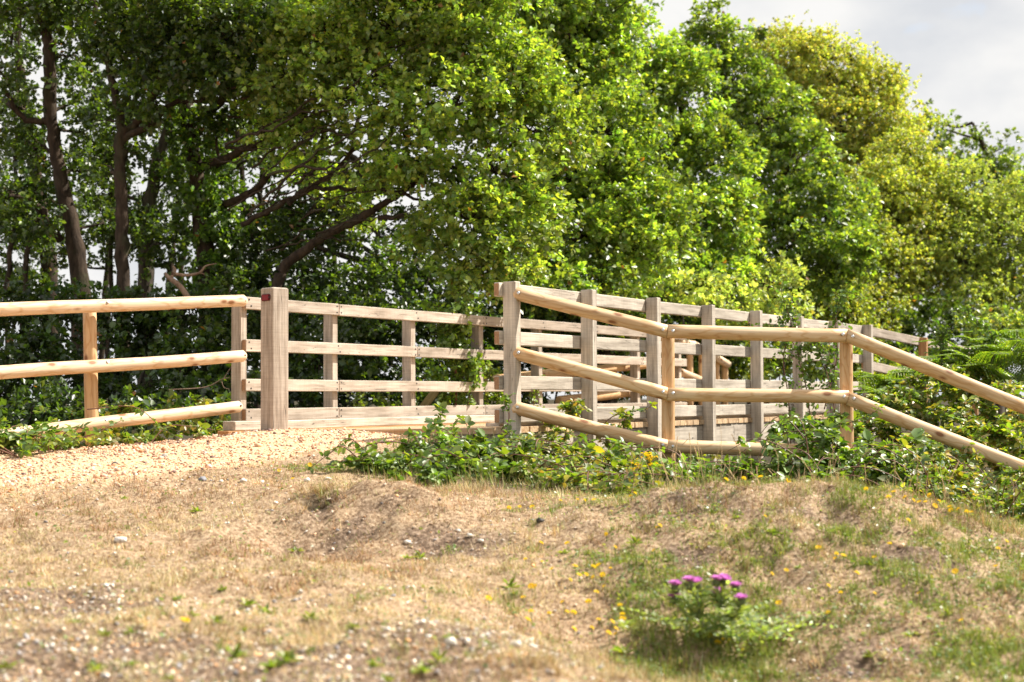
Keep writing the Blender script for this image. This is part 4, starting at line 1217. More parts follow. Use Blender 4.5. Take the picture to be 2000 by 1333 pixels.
tag(part('dead_twig', db.mesh('dead_twig', M_DEAD)), 'thin pale dead twig between the left rails beside the parapet post', 'twig')

# ------------------------------------------------------------------ brambles
BR_G = [(0.12, 0.19, 0.03), (0.16, 0.23, 0.035), (0.09, 0.15, 0.03), (0.20, 0.26, 0.04), (0.14, 0.20, 0.06)]
BR_Y = BR_G + [(0.32, 0.31, 0.045), (0.28, 0.20, 0.08), (0.25, 0.31, 0.04), (0.36, 0.30, 0.14)]
def bramble(label, lobes, base, seed, cols=BR_G, canes=(), leaf=(0.046, 0.033), lai=3.2, arch=14, group='bramble patches', arch_h=1.0):
    """trifoliate leaf clumps plus arching canes with leaves"""
    t = thing('bramble_bush', label, 'bramble', base, group)
    rg = np.random.default_rng(seed)
    pos, outw, cid, k, cc = crown_points(lobes, lai / 2.6, leaf[0] * leaf[1] * 0.7, 14, 0.12, rg, 0.2, 0.0)
    gz = H(pos[:, 0], pos[:, 1])
    pos[:, 2] = np.maximum(pos[:, 2], gz + 0.015 + 0.05 * rg.random(len(pos)))
    tb = Tubes()
    ext_p, ext_d = [], []
    allc = np.concatenate([c for _, c in cc])
    for i in range(arch):
        s = allc[rg.integers(len(allc))].copy(); s[2] = float(H(s[0], s[1]))
        a = rg.uniform(0, 6.28); L_ = rg.uniform(0.3, 0.8)
        e = s + np.array((math.cos(a) * L_, math.sin(a) * L_ * 0.7, 0)); e[2] = float(H(e[0], e[1])) + rg.uniform(0.05, 0.25) * arch_h
        top = (s + e) / 2; top[2] = max(s[2], e[2]) + rg.uniform(0.12, 0.30) * arch_h
        p_, r_ = catmull(np.array([s, s * 0.4 + top * 0.6 + rg.normal(size=3) * .03, top * 0.6 + e * 0.4, e]), np.array([.0042, .0036, .003, .0018]), 5)
        tb.add(p_, r_, 4)
        for q, u in zip(p_[4:], np.gradient(p_, axis=0)[4:]):
            if rg.random() < 0.7:
                ext_p.append(q); ext_d.append(unit(rg.normal(size=3) + np.array((0, -.3, .3))))
    for cn in canes:
        p = np.array([P(*c) for c in cn])
        p_, r_ = catmull(p, np.linspace(0.0042, 0.0015, len(p)), 6)
        ct = Tubes(); ct.add(p_, r_, 4)
        part('long_cane', ct.mesh('long_cane', M_CANE), t)
        for q in p_[2:]:
            if rg.random() < 0.75:
                ext_p.append(q); ext_d.append(unit(rg.normal(size=3) + np.array((0, -.2, .2))))
    if ext_p:
        pos = np.concatenate([pos, np.array(ext_p)]); outw = np.concatenate([outw, np.array(ext_d)])
        cid = np.concatenate([cid, np.full(len(ext_p), k)]); k += 1
    n = len(pos)
    d0 = outw + rg.normal(size=(n, 3)) * 0.6; d0[:, 2] *= 0.5; d0 = unit(d0)
    nr = rg.normal(size=(n, 3)) * 0.45 + np.array((0.0, -0.15, 1.0))
    s0 = unit(np.cross(nr, d0))
    sc = np.exp(rg.normal(0, 0.25, n))
    PS, DS, NS, SC, CI = [], [], [], [], []
    for ang_, k_ in ((0, 1.0), (1.15, 0.8), (-1.15, 0.8)):
        dd = d0 * math.cos(ang_) + s0 * math.sin(ang_)
        PS.append(pos + dd * 0.006); DS.append(dd - np.array((0, 0, .12))); NS.append(nr + rg.normal(size=(n, 3)) * 0.2); SC.append(sc * k_); CI.append(cid)
    PS, DS, NS, SC, CI = map(np.concatenate, (PS, DS, NS, SC, CI))
    cv = np.exp(rg.normal(0, 0.18, (k, 1)))[CI]
    col = palette(rg, len(PS), cols, 0.18, cv)
    me = leaf_mesh('leaves', PS, DS, NS, leaf[0] * SC, leaf[1] * SC, col, M_BRAMBLE, 0.14, 'oval', 0.08)
    TREE_TRIS[0] += len(me.polygons) * 2
    part('leaves', me, t)
    part('canes', tb.mesh('canes', M_CANE), t)['kind'] = 'stuff'
    return t

bramble('leafy bramble patch spilling onto the gravel in front of the parapet end post',
        [(745, 925, 45, 22, 8.1, .18), (800, 905, 60, 35, 8.3, .22), (870, 892, 70, 42, 8.6, .26), (930, 882, 60, 32, 9.1, .26), (900, 928, 80, 28, 8.1, .22), (980, 904, 70, 38, 8.7, .26), (840, 935, 70, 20, 7.9, .16)],
        G(880, 950), 71, BR_G, [[(990, 840, 9.3), (994, 810, 9.3), (985, 785, 9.3), (1000, 772, 9.3)], [(850, 870, 8.6), (858, 830, 8.6), (860, 808, 8.6), (858, 795, 8.6)], [(800, 900, 8.3), (740, 900, 8.2), (700, 880, 8.2)]], arch=22, lai=9.0, arch_h=0.5)
bramble('yellowing bramble patch below the sloping bottom rail of the bent fence',
        [(1040, 890, 60, 36, 8.9, .24), (1040, 935, 70, 24, 8.2, .2), (1120, 918, 75, 32, 8.7, .24), (1120, 958, 80, 18, 7.9, .18), (1205, 940, 70, 28, 8.8, .24), (1200, 968, 70, 14, 7.8, .16)],
        G(1120, 960), 72, BR_Y, arch=30, lai=9.0, leaf=(0.038, 0.028), arch_h=0.45)
bramble('dark bramble thicket under the level bottom rail of the bent fence',
        [(1290, 942, 70, 30, 9.1, .26), (1370, 944, 80, 28, 9.3, .28), (1460, 938, 80, 34, 9.2, .28), (1550, 918, 45, 45, 9.3, .24), (1420, 918, 80, 14, 9.4, .2)],
        GB(1420, 9.2), 73, BR_G[:3] + BR_G[:2], arch=18, lai=6.5, arch_h=0.5)
bramble('tall bramble thicket climbing the second post of the bent fence',
        [(1590, 880, 70, 60, 9.4, .26), (1670, 895, 80, 60, 9.3, .28), (1740, 915, 70, 50, 9.1, .26), (1640, 840, 60, 35, 10.2, .16), (1560, 840, 60, 30, 10.3, .15), (1620, 930, 90, 35, 8.9, .24)],
        GB(1650, 9.3), 74, BR_G, [[(1500, 870, 9.7), (1540, 845, 9.7), (1620, 838, 9.7), (1700, 810, 9.7), (1722, 790, 9.7)]], arch=30, lai=6.0)
bramble('weedy bramble bank beneath the rails falling to the right edge',
        [(1800, 930, 70, 45, 9.0, .26), (1860, 955, 70, 40, 8.7, .26), (1930, 975, 70, 40, 8.3, .24), (2000, 1000, 60, 40, 8.0, .24), (1790, 890, 50, 40, 9.4, .2), (1900, 990, 80, 25, 7.9, .2), (2060, 1020, 60, 50, 7.8, .24), (1860, 915, 70, 45, 9.7, .26), (1940, 945, 70, 50, 9.5, .26), (2010, 965, 60, 50, 9.3, .26), (1780, 960, 70, 25, 8.4, .2)],
        GB(1900, 8.4), 75, BR_Y, arch=40, lai=5.5, leaf=(0.038, 0.027))
bramble('light green brambles in front of the bridge side beam',
        [(1090, 850, 50, 14, 10.35, .14), (1160, 862, 55, 16, 10.35, .15), (1230, 866, 50, 16, 10.4, .15), (1390, 880, 60, 10, 10.4, .14), (1480, 880, 60, 12, 10.5, .14), (1112, 800, 20, 15, 10.35, .1), (1215, 825, 20, 12, 10.35, .1)],
        GB(1250, 10.4), 76, BR_Y, [[(1100, 870, 10.3), (1115, 800, 10.3), (1125, 778, 10.3), (1145, 800, 10.3)], [(1160, 850, 10.3), (1200, 812, 10.3), (1260, 800, 10.3), (1275, 788, 10.3)], [(1215, 850, 10.3), (1222, 815, 10.3), (1240, 800, 10.3)]], arch=6, lai=3.4, arch_h=0.4)
bramble('bramble tangle hiding the low end of the left fence rail',
        [(0, 835, 60, 42, 9.2, .24), (-70, 850, 70, 60, 9.0, .3), (50, 860, 50, 25, 9.2, .2), (100, 876, 55, 14, 9.4, .18), (20, 880, 50, 18, 9.0, .18), (70, 830, 40, 22, 9.6, .16)],
        GB(20, 9.3), 77, BR_G, [[(60, 850, 9.4), (130, 860, 9.5), (190, 845, 9.6), (240, 820, 9.7)], [(170, 800, 10.2), (260, 795, 10.2), (310, 830, 10.2), (355, 865, 10.0)]], arch=14, lai=4.2, arch_h=0.5)
bramble('bramble strip along the path below the left fence post',
        [(120, 876, 50, 12, 9.6, .14), (170, 868, 60, 14, 9.95, .16), (250, 858, 60, 14, 10.3, .16), (330, 845, 60, 14, 10.8, .16), (400, 833, 50, 14, 11.1, .16), (440, 826, 30, 12, 11.3, .14), (140, 850, 60, 16, 10.6, .14), (220, 840, 60, 18, 11, .14), (330, 826, 60, 18, 11.4, .14), (100, 850, 60, 20, 10.6, .2), (280, 806, 60, 15, 10.9, .15), (215, 800, 40, 14, 10.8, .14), (370, 800, 45, 16, 11.3, .15)],
        GB(300, 10.4), 78, BR_Y, [[(400, 830, 11.0), (402, 800, 11.0), (396, 776, 11.0)]], arch=8, lai=6.5, arch_h=0.2)
bramble('sunlit bramble and weeds below the wing fence, behind the falling rails',
        [(1720, 800, 50, 45, 12, .3), (1790, 790, 60, 60, 12, .35), (1860, 790, 60, 80, 12, .35), (1920, 860, 60, 60, 10.8, .3), (1850, 880, 60, 40, 10.6, .3), (1990, 900, 50, 50, 10.4, .3), (1950, 800, 50, 70, 11.6, .3), (2010, 820, 50, 70, 11.2, .3), (1770, 845, 60, 40, 11, .25), (1700, 850, 50, 40, 11, .25), (1900, 760, 50, 50, 12.4, .3), (1980, 870, 50, 50, 10.8, .3), (1830, 830, 60, 50, 11.4, .3)],
        GB(1850, 11.6), 79, BR_Y, arch=30, lai=6.0, leaf=(0.046, 0.034))

# ---- wild rose sprays in front of the far bays, creeper on the back parapet
def spray(name, label, cat, canes, seed, cols, leaf=(0.034, 0.024), mat=None, stem=None, per=3, group=None, spread=0.06):
    rg = np.random.default_rng(seed)
    base = P(*canes[0][0])
    t = thing(name, label, cat, base, group)
    tb = Tubes(); pp = []
    for cn in canes:
        p = np.array([P(*c) for c in cn])
        p_, r_ = catmull(p, np.linspace(0.005, 0.0016, len(p)), 7)
        tb.add(p_, r_, 4)
        for q in p_[3:]:
            for _ in range(per):
                e = q + rg.normal(size=3) * spread
                tb.add(np.array([q, e]), [0.0014, 0.0008], 3)
                for j in range(5):
                    pp.append(q + (e - q) * (0.3 + 0.18 * j))
    pp = np.array(pp); n = len(pp)
    d = rg.normal(size=(n, 3)); nr = rg.normal(size=(n, 3)) * 0.6 + np.array((0, -.2, .8))
    sc = np.exp(rg.normal(0, 0.25, n))
    part('leaves', leaf_mesh('leaves', pp, d, nr, leaf[0] * sc, leaf[1] * sc, palette(rg, n, cols, 0.2), mat or M_BRAMBLE, 0.15, 'oval'), t)
    part('stems', tb.mesh('stems', stem or M_CANE), t)
    return t
ROSE = [(0.12, 0.19, 0.04), (0.16, 0.23, 0.045), (0.09, 0.15, 0.035)]
spray('wild_rose', 'thin wild rose sprays rising in front of the far parapet bays', 'shrub',
      [[(1545, 880, 10.7), (1540, 780, 10.7), (1530, 700, 10.7), (1545, 640, 10.7), (1535, 600, 10.7), (1525, 570, 10.7)], [(1590, 880, 10.7), (1575, 760, 10.7), (1560, 690, 10.7), (1590, 672, 10.7), (1625, 690, 10.7)],
       [(1640, 880, 10.7), (1625, 770, 10.7), (1605, 700, 10.7), (1590, 670, 10.7)], [(1560, 690, 10.7), (1530, 640, 10.7), (1495, 640, 10.7)], [(1610, 800, 10.8), (1625, 740, 10.8), (1636, 690, 10.8), (1632, 640, 10.8), (1640, 590, 10.8), (1660, 575, 10.8)]],
      81, ROSE, per=2)
spray('wild_rose', 'feathery rose shoot arching by the dark gap at right', 'shrub',
      [[(1960, 760, 12.6), (1950, 690, 12.6), (1935, 650, 12.6), (1905, 625, 12.6), (1870, 605, 12.6)], [(1840, 740, 12.6), (1838, 690, 12.6), (1836, 660, 12.6), (1845, 655, 12.6)]], 82, ROSE, per=3, spread=0.05)
cre = spray('climbing_sapling', 'bright creeper climbing a rusty stake behind the back parapet', 'shrub',
      [[(890, 815, 14.0), (890, 720, 14.0), (888, 670, 14.0), (880, 630, 14.0), (900, 600, 14.0)], [(890, 690, 14.0), (868, 640, 14.0), (858, 612, 14.0)], [(892, 660, 14.0), (904, 640, 14.0), (900, 612, 14.0)],
       [(895, 760, 14.0), (910, 720, 14.0), (905, 700, 14.0)], [(870, 810, 14.0), (860, 760, 14.0), (850, 735, 14.0)], [(910, 810, 14.0), (925, 740, 14.0), (930, 705, 14.0)], [(880, 660, 14), (870, 675, 14), (865, 690, 14)]],
      83, [(0.15, 0.23, 0.03), (0.19, 0.27, 0.04), (0.12, 0.19, 0.03)], leaf=(0.05, 0.036), per=5, spread=0.08)
tbs = Tubes(); tbs.add([P(890, 830, 14.02), P(891, 690, 14.02)], [0.014, 0.014], 8)
part('stake', tbs.mesh('stake', M_RUST), cre)
spray('meadow_weed', 'small weeds sprouting along the foot of the back parapet', 'weed',
      [[(700, 822, 12.9), (702, 790, 12.9), (697, 770, 12.9)], [(750, 822, 13.2), (752, 795, 13.2), (745, 778, 13.2)], [(770, 820, 13.3), (775, 790, 13.3)], [(640, 822, 12.6), (645, 800, 12.6)], [(960, 815, 14.6), (950, 780, 14.6), (957, 740, 14.6), (950, 722, 14.6)], [(1040, 815, 15), (1045, 770, 15), (1060, 740, 15)], [(985, 815, 14.8), (975, 780, 14.8), (980, 765, 14.8)]],
      84, [(0.15, 0.22, 0.03), (0.20, 0.24, 0.05)], per=3, spread=0.05)

# ---- bracken on the bank to the right
def fronds(label, spots_, seed, cols, length=(0.55, 0.8), group=None):
    rg = np.random.default_rng(seed)
    t = thing('bracken_fern', label, 'fern', P(*spots_[0]), group)
    tb = Tubes(); pp, dd, nn, ll, ww = [], [], [], [], []
    for s in spots_:
        b = P(*s)
        for f in range(5):
            a = rg.uniform(0, 6.28); L_ = rg.uniform(*length)
            h = np.array((math.cos(a), math.sin(a) * 0.8, 0))
            p = np.array([b, b + np.array((0, 0, .35 * L_)) + h * .15 * L_, b + np.array((0, 0, .62 * L_)) + h * .5 * L_, b + np.array((0, 0, .60 * L_)) + h * 0.95 * L_])
            p_, r_ = catmull(p, np.array([.006, .005, .004, .0015]), 9)
            tb.add(p_, r_, 4)
            tg = unit(np.gradient(p_, axis=0))
            m = len(p_)
            for i in range(7, m):
                w = (1 - (i - 7) / (m - 7)) * 0.24 + 0.02
                side = unit(np.cross(tg[i], np.array((0, 0, 1.0))))
                for sg in (-1, 1):
                    u = unit(side * sg + tg[i] * 0.45 + np.array((0, 0, -0.12)))
                    for j in range(6):            # pinnules along each pinna
                        q = p_[i] + u * w * (j + 0.5) / 6
                        for s2 in (-1, 1):
                            pp.append(q); dd.append(unit(tg[i] * s2 * 0.9 + u * 0.5)); nn.append((rg.normal() * .25, rg.normal() * .25, 1))
                            ll.append((1 - j / 7) * 0.042 + 0.008); ww.append(0.020)
    n = len(pp)
    part('fronds', leaf_mesh('fronds', np.array(pp), np.array(dd), np.array(nn), np.array(ll), np.array(ww), palette(rg, n, cols, 0.16), M_BRAMBLE, 0.1), t)
    part('stalks', tb.mesh('stalks', M_STEM), t)
    return t
FERN = [(0.18, 0.26, 0.045), (0.23, 0.30, 0.05), (0.14, 0.21, 0.04)]
fronds('lush bracken clump at the right edge beside the dark gap', [(1960, 740, 12.6), (1930, 760, 12.4), (2000, 730, 12.6), (1980, 780, 12.2), (2030, 750, 12.4), (1945, 725, 13), (1990, 715, 13.2), (1910, 740, 13)], 86, FERN, (0.38, 0.58), group='bracken behind the right fence')
fronds('low bracken below the wing fence rails', [(1730, 800, 13.4), (1780, 790, 13.6), (1755, 830, 12.8), (1830, 770, 13.6), (1700, 840, 12.6), (1890, 760, 13.6), (1860, 790, 13), (1800, 840, 12.4)], 87, FERN, (0.4, 0.6), group='bracken behind the right fence')
print('foliage tris', TREE_TRIS[0])

# ------------------------------------------------------------------ ground cover
def wedge(n, y0, y1, rg, power=1.0, xmax=0.42):
    u = rg.random(n)
    y = (y0 ** (2 - power) + u * (y1 ** (2 - power) - y0 ** (2 - power))) ** (1 / (2 - power)) if power != 2 else y0 * (y1 / y0) ** u
    x = (rg.random(n) * 2 - 1) * (xmax * y + 0.25)
    return x, y

def blades(name, x, y, ln, lean, wd, col, rg, mat):
    n = len(x)
    z = H(x, y) - 0.003
    a = rg.uniform(0, 2 * math.pi, n)
    h = np.stack([np.cos(a), np.sin(a), np.zeros(n)], -1)
    s = np.stack([-np.sin(a), np.cos(a), np.zeros(n)], -1)
    b = np.stack([x, y, z], -1)
    tip = b + h * (ln * np.sin(lean))[:, None] + np.array((0, 0, 1.0)) * (ln * np.cos(lean))[:, None]
    V = np.stack([b - s * wd[:, None] * 0.5, b + s * wd[:, None] * 0.5, tip], 1).reshape(-1, 3)
    F = np.arange(3 * n).reshape(-1, 3)
    o = part(name, raw_mesh(name, V, F, mat, np.repeat(col, 3, axis=0)))
    o['kind'] = 'stuff'
    return o

rg = np.random.default_rng(301)
x, y = wedge(475000, 2.9, 9.4, rg, 1.35, 0.50)
pm_, bm2, gm2 = path_mask(x, y), bare_mask(x, y), green_mask(x, y)
patchy = smooth(0.22, 0.5, fbm(x * 6.0, y * 6.0, 71, 3))
keep = rg.random(len(x)) < np.clip((1 - 0.97 * pm_) * (1 - 0.70 * bm2) * (1 - 0.3 * brown_mask(x, y)) * (0.22 + 0.78 * patchy), 0, 1)
keep &= ~((y > 8.2) & (x > -0.6)) & ~((y > 8.6) & (pm_ < 0.1))
x, y, gm2 = x[keep], y[keep], gm2[keep]
n = len(x)
ridge = np.exp(-((y - 6.3) / 0.35) ** 2) * smooth(0.2, 0.9, x) + 0.7 * np.exp(-((y - 7.4) / 0.3) ** 2) * smooth(-0.6, 0.0, x)
tus = smooth(0.35, 0.75, fbm(x * 9, y * 9, 77, 2))
ln = (0.012 + 0.034 * rg.random(n) ** 1.5) * (0.55 + 1.0 * tus) * (1 + 1.1 * ridge * rg.random(n))
lean = np.radians(rg.uniform(20, 84, n)) * (1 - 0.35 * ridge)
tone = fbm(x * 2.2, y * 2.2, 83, 3)[:, None]
straw = np.array([(0.58, 0.45, 0.26), (0.46, 0.33, 0.18), (0.66, 0.54, 0.34), (0.36, 0.24, 0.125), (0.52, 0.42, 0.24)])[rg.integers(0, 5, n)]
brown = np.array([(0.31, 0.175, 0.095), (0.21, 0.115, 0.065), (0.42, 0.255, 0.145)])[rg.integers(0, 3, n)]
tm = smooth(0.50, 0.66, tone + 0.10 * rg.normal(size=(n, 1)) + 0.34 * brown_mask(x, y)[:, None])
col = straw * (1 - tm) + brown * tm
olive = np.array([(0.26, 0.27, 0.09), (0.19, 0.23, 0.06), (0.32, 0.30, 0.11)])[rg.integers(0, 3, n)]
gsel = (rg.random(n) < 0.12 + 0.5 * gm2 + 0.34 * smooth(0.1, 0.9, x))[:, None]
col = col * np.exp(1.5 * (fbm(x * 13, y * 13, 113, 2) - 0.5))[:, None]
col = np.where(gsel, olive, col) * np.exp(rg.normal(0, 0.30, (n, 1)))
g = blades('dry_grass', x, y, ln, lean, 0.0024 + 0.0016 * rg.random(n), np.clip(col, 0, .85), rg, M_GRASS)
g['label'] = 'short sun bleached grass over the whole bank'

# coarser tussocks of matted straw
tx, ty = wedge(5600, 3.0, 8.0, rg, 1.35, 0.50)
keep = (rg.random(len(tx)) < (1 - path_mask(tx, ty)) * (0.04 + 0.9 * smooth(0.47, 0.64, fbm(tx * 3.3, ty * 3.3, 131, 3))) * (0.06 + 0.94 * smooth(-0.1, 0.7, tx)) * 0.8) & ~((ty > 7.4) & (tx > -0.5))
tx, ty = tx[keep], ty[keep]
hx, hy = _h[0][0], _h[0][1] + 0.06
tx = np.concatenate([tx, hx + rg.normal(size=14) * 0.06]); ty = np.concatenate([ty, hy + 0.03 + rg.normal(size=14) * 0.02])
m = rg.integers(16, 34, len(tx))
own = np.repeat(np.arange(len(tx)), m); n = len(own)
x = tx[own] + rg.normal(size=n) * 0.014; y = ty[own] + rg.normal(size=n) * 0.014
tone = np.exp(rg.normal(0, 0.22, len(tx)))[own][:, None]
gr = (rg.random(len(tx)) < 0.10 + 0.35 * smooth(0.1, 0.8, tx))[own][:, None]
col = np.array([(0.58, 0.45, 0.27), (0.46, 0.33, 0.18), (0.68, 0.56, 0.37), (0.34, 0.22, 0.115)])[rg.integers(0, 4, n)]
col = np.where(gr, np.array([(0.30, 0.31, 0.09), (0.22, 0.26, 0.07)])[rg.integers(0, 2, n)], col) * tone * np.exp(rg.normal(0, 0.15, (n, 1)))
g = blades('straw_tussocks', x, y, (0.03 + 0.05 * rg.random(n)) * (0.5 + 0.8 * rg.random(len(tx))[own]), np.radians(rg.uniform(10, 72, n)), 0.0026 + 0.0016 * rg.random(n), np.clip(col, 0, 0.85), rg, M_GRASS)
g['label'] = 'matted straw tussocks dotted over the bank'

x, y = wedge(460000, 2.9, 9.6, rg, 1.3, 0.50)
gm2 = green_mask(x, y) * (1 - 0.9 * path_mask(x, y))
edge = np.exp(-((path_mask(x, y) - 0.35) / 0.25) ** 2) * 0.06 * (fbm(x * 5, y * 5, 91, 2) > 0.55)
keep = rg.random(len(x)) < np.clip(gm2 * 0.95 + edge + 0.015 + 0.05 * smooth(0.1, 0.9, x), 0, 1)
x, y, gm2 = x[keep], y[keep], gm2[keep]
n = len(x)
ln = (0.016 + 0.045 * rg.random(n) ** 1.8) * (0.45 + 0.75 * gm2) * np.where((y > 7) & (x < 0), 0.6, 1.0)
col = np.array([(0.18, 0.26, 0.035), (0.24, 0.33, 0.04), (0.13, 0.20, 0.03), (0.32, 0.35, 0.06), (0.27, 0.30, 0.08)])[rg.integers(0, 5, n)] * np.exp(rg.normal(0, 0.2, (n, 1)))
g = blades('green_grass', x, y, ln, np.radians(rg.uniform(5, 55, n)), 0.003 + 0.002 * rg.random(n), col, rg, M_GRASS)
g['label'] = 'fresh green grass patches on the bank and path edge'

# grass that fringes the brambles and the fence foot
x, y = wedge(60000, 7.6, 10.6, rg, 1.0)
keep = (path_mask(x, y) < 0.25) & (rg.random(len(x)) < np.where((x < -2.0), np.where(y < 9.3, 0.0, 0.6), np.where(x < -0.8, 0.0, 0.35))) & ~((x > -0.2) & (y > 10.0))
x, y = x[keep], y[keep]; n = len(x)
col = np.array([(0.12, 0.18, 0.035), (0.17, 0.24, 0.045), (0.28, 0.28, 0.09), (0.42, 0.34, 0.16)])[rg.integers(0, 4, n)] * np.exp(rg.normal(0, 0.2, (n, 1)))
g = blades('fringe_grass', x, y, 0.05 + 0.10 * rg.random(n) ** 2, np.radians(rg.uniform(5, 50, n)), 0.004 + 0.002 * rg.random(n), col, rg, M_GRASS)
g['label'] = 'long mixed grass at the foot of the brambles and fences'

# tall seeding grass stems in front of the thicket
tb = Tubes()
for i in range(130):
    px = rg.uniform(1230, 1990); d = rg.uniform(6.4, 8.6)
    b = P(px, 900, d); b[2] = float(H(b[0], b[1]))
    L_ = rg.uniform(0.10, 0.30)
    e = b + np.array((rg.normal() * 0.25 * L_, rg.normal() * 0.2 * L_, L_))
    m = (b + e) / 2 + np.array((rg.normal() * 0.02, 0, 0.01))
    tb.add(np.array([b, m, e]), [0.0012, 0.001, 0.0022 if rg.random() < .5 else 0.0007], 3, 3)
g = part('seeding_grass', tb.mesh('seeding_grass', mat_plain('straw_stem', (0.55, 0.40, 0.22), 0.7, 0, 0.2, 0.3, 30)))
g['kind'] = 'stuff'; g['label'] = 'dry seeding grass stems standing along the mound crest'

# small leaves of clover and other creeping weeds
x, y = wedge(120000, 3.0, 8.6, rg, 1.2)
gm2 = green_mask(x, y) * (1 - path_mask(x, y))
rightside = smooth(-0.1, 0.5, x) * 0.30 * smooth(0.45, 0.7, fbm(x * 4, y * 4, 97, 3))
keep = rg.random(len(x)) < np.clip(0.5 * gm2 + rightside + 0.02, 0, 1)
x, y = x[keep], y[keep]; n = len(x)
pos = np.stack([x, y, H(x, y) + 0.004 + 0.02 * rg.random(n)], -1)
d = rg.normal(size=(n, 3)); d[:, 2] = 0.2
nr = rg.normal(size=(n, 3)) * 0.4 + np.array((0, 0, 1))
col = palette(rg, n, [(0.14, 0.20, 0.05), (0.20, 0.25, 0.09), (0.11, 0.155, 0.045), (0.25, 0.26, 0.12)], 0.2)
g = part('creeping_weeds', leaf_mesh('creeping_weeds', pos, d, nr, 0.012 + 0.012 * rg.random(n), 0.009 + 0.006 * rg.random(n), col, M_BRAMBLE, 0.1))
g['kind'] = 'stuff'; g['label'] = 'small creeping weed leaves in the turf'

# pebbles
def ico():
    t = (1 + 5 ** 0.5) / 2
    v = unit(np.array([(-1, t, 0), (1, t, 0), (-1, -t, 0), (1, -t, 0), (0, -1, t), (0, 1, t), (0, -1, -t), (0, 1, -t), (t, 0, -1), (t, 0, 1), (-t, 0, -1), (-t, 0, 1)], float))
    f = np.array([(0, 11, 5), (0, 5, 1), (0, 1, 7), (0, 7, 10), (0, 10, 11), (1, 5, 9), (5, 11, 4), (11, 10, 2), (10, 7, 6), (7, 1, 8), (3, 9, 4), (3, 4, 2), (3, 2, 6), (3, 6, 8), (3, 8, 9), (4, 9, 5), (2, 4, 11), (6, 2, 10), (8, 6, 7), (9, 8, 1)])
    return v, f
ICO_V, ICO_F = ico()
def pebbles(name, x, y, size, col, rg, sink=0.25):
    n = len(x)
    v = ICO_V[None] * (1 + 0.28 * rg.normal(size=(n, 12, 1)))
    a = rg.uniform(0, 6.28, n); c, s = np.cos(a), np.sin(a)
    dim = np.stack([np.ones(n), rg.uniform(0.6, 0.95, n), rg.uniform(0.4, 0.75, n)], -1)
    v = v * dim[:, None, :]
    X = v[..., 0] * c[:, None] - v[..., 1] * s[:, None]; Y = v[..., 0] * s[:, None] + v[..., 1] * c[:, None]
    Z = v[..., 2] + 0.25 * X * rg.normal(size=(n, 1))
    V = np.stack([X, Y, Z], -1) * size[:, None, None]
    V[..., 0] += x[:, None]; V[..., 1] += y[:, None]; V[..., 2] += (H(x, y) + size * (dim[:, 2] * (1 - sink) - 0.2))[:, None]
    F = (ICO_F[None] + 12 * np.arange(n)[:, None, None]).reshape(-1, 3)
    o = part(name, raw_mesh(name, V.reshape(-1, 3), F, M_STONE, np.repeat(col, 12, axis=0)))
    o['kind'] = 'stuff'
    return o
FLINT = np.array([(0.70, 0.58, 0.46), (0.58, 0.40, 0.25), (0.78, 0.72, 0.64), (0.30, 0.28, 0.28), (0.58, 0.32, 0.15), (0.48, 0.40, 0.33), (0.74, 0.58, 0.42)])
x, y = wedge(34000, 2.9, 9.0, rg, 1.6)
p = (0.18 + 0.70 * bare_mask(x, y) + 0.5 * smooth(5.2, 3.8, y) * smooth(0.5, -0.2, x)) * (1 - path_mask(x, y)) * (1 - 0.8 * green_mask(x, y)) * (0.55 + 0.45 * smooth(1.2, -0.2, x))
keep = (rg.random(len(x)) < np.clip(p, 0, 1)) & ~((y > 7.3) & (x > -0.5))
x, y = x[keep][:12500], y[keep][:12500]; n = len(x)
size = 0.003 + 0.0075 * rg.random(n) ** 2.4 + (rg.random(n) < 0.006) * 0.008
g = pebbles('pebbles', x, y, size, FLINT[rg.integers(0, 7, n)] * np.exp(rg.normal(-0.05, 0.25, (n, 1))), rg)
g['label'] = 'flint pebbles scattered through the dry turf'
x, y = wedge(60000, 6.6, 11.6, rg, 0.9)
keep = rg.random(len(x)) < np.maximum(path_mask(x, y) * 0.9, 0.22 * path_mask(x, y + 0.7) * smooth(-0.4, -1.0, x))
x, y = x[keep][:13000], y[keep][:13000]; n = len(x)
size = 0.0035 + 0.009 * rg.random(n) ** 2.6 + (rg.random(n) < 0.02) * 0.012
GRV = np.array([(0.72, 0.52, 0.33), (0.66, 0.42, 0.22), (0.80, 0.68, 0.52), (0.50, 0.24, 0.09), (0.74, 0.53, 0.33), (0.20, 0.14, 0.11), (0.76, 0.58, 0.39), (0.70, 0.47, 0.27), (0.36, 0.22, 0.13)])
g = pebbles('gravel', x, y, size, GRV[rg.integers(0, 9, n)] * np.array((0.94, 0.84, 0.90)) * np.exp(rg.normal(0, 0.2, (n, 1))), rg)
g['label'] = 'orange cream gravel of the path'

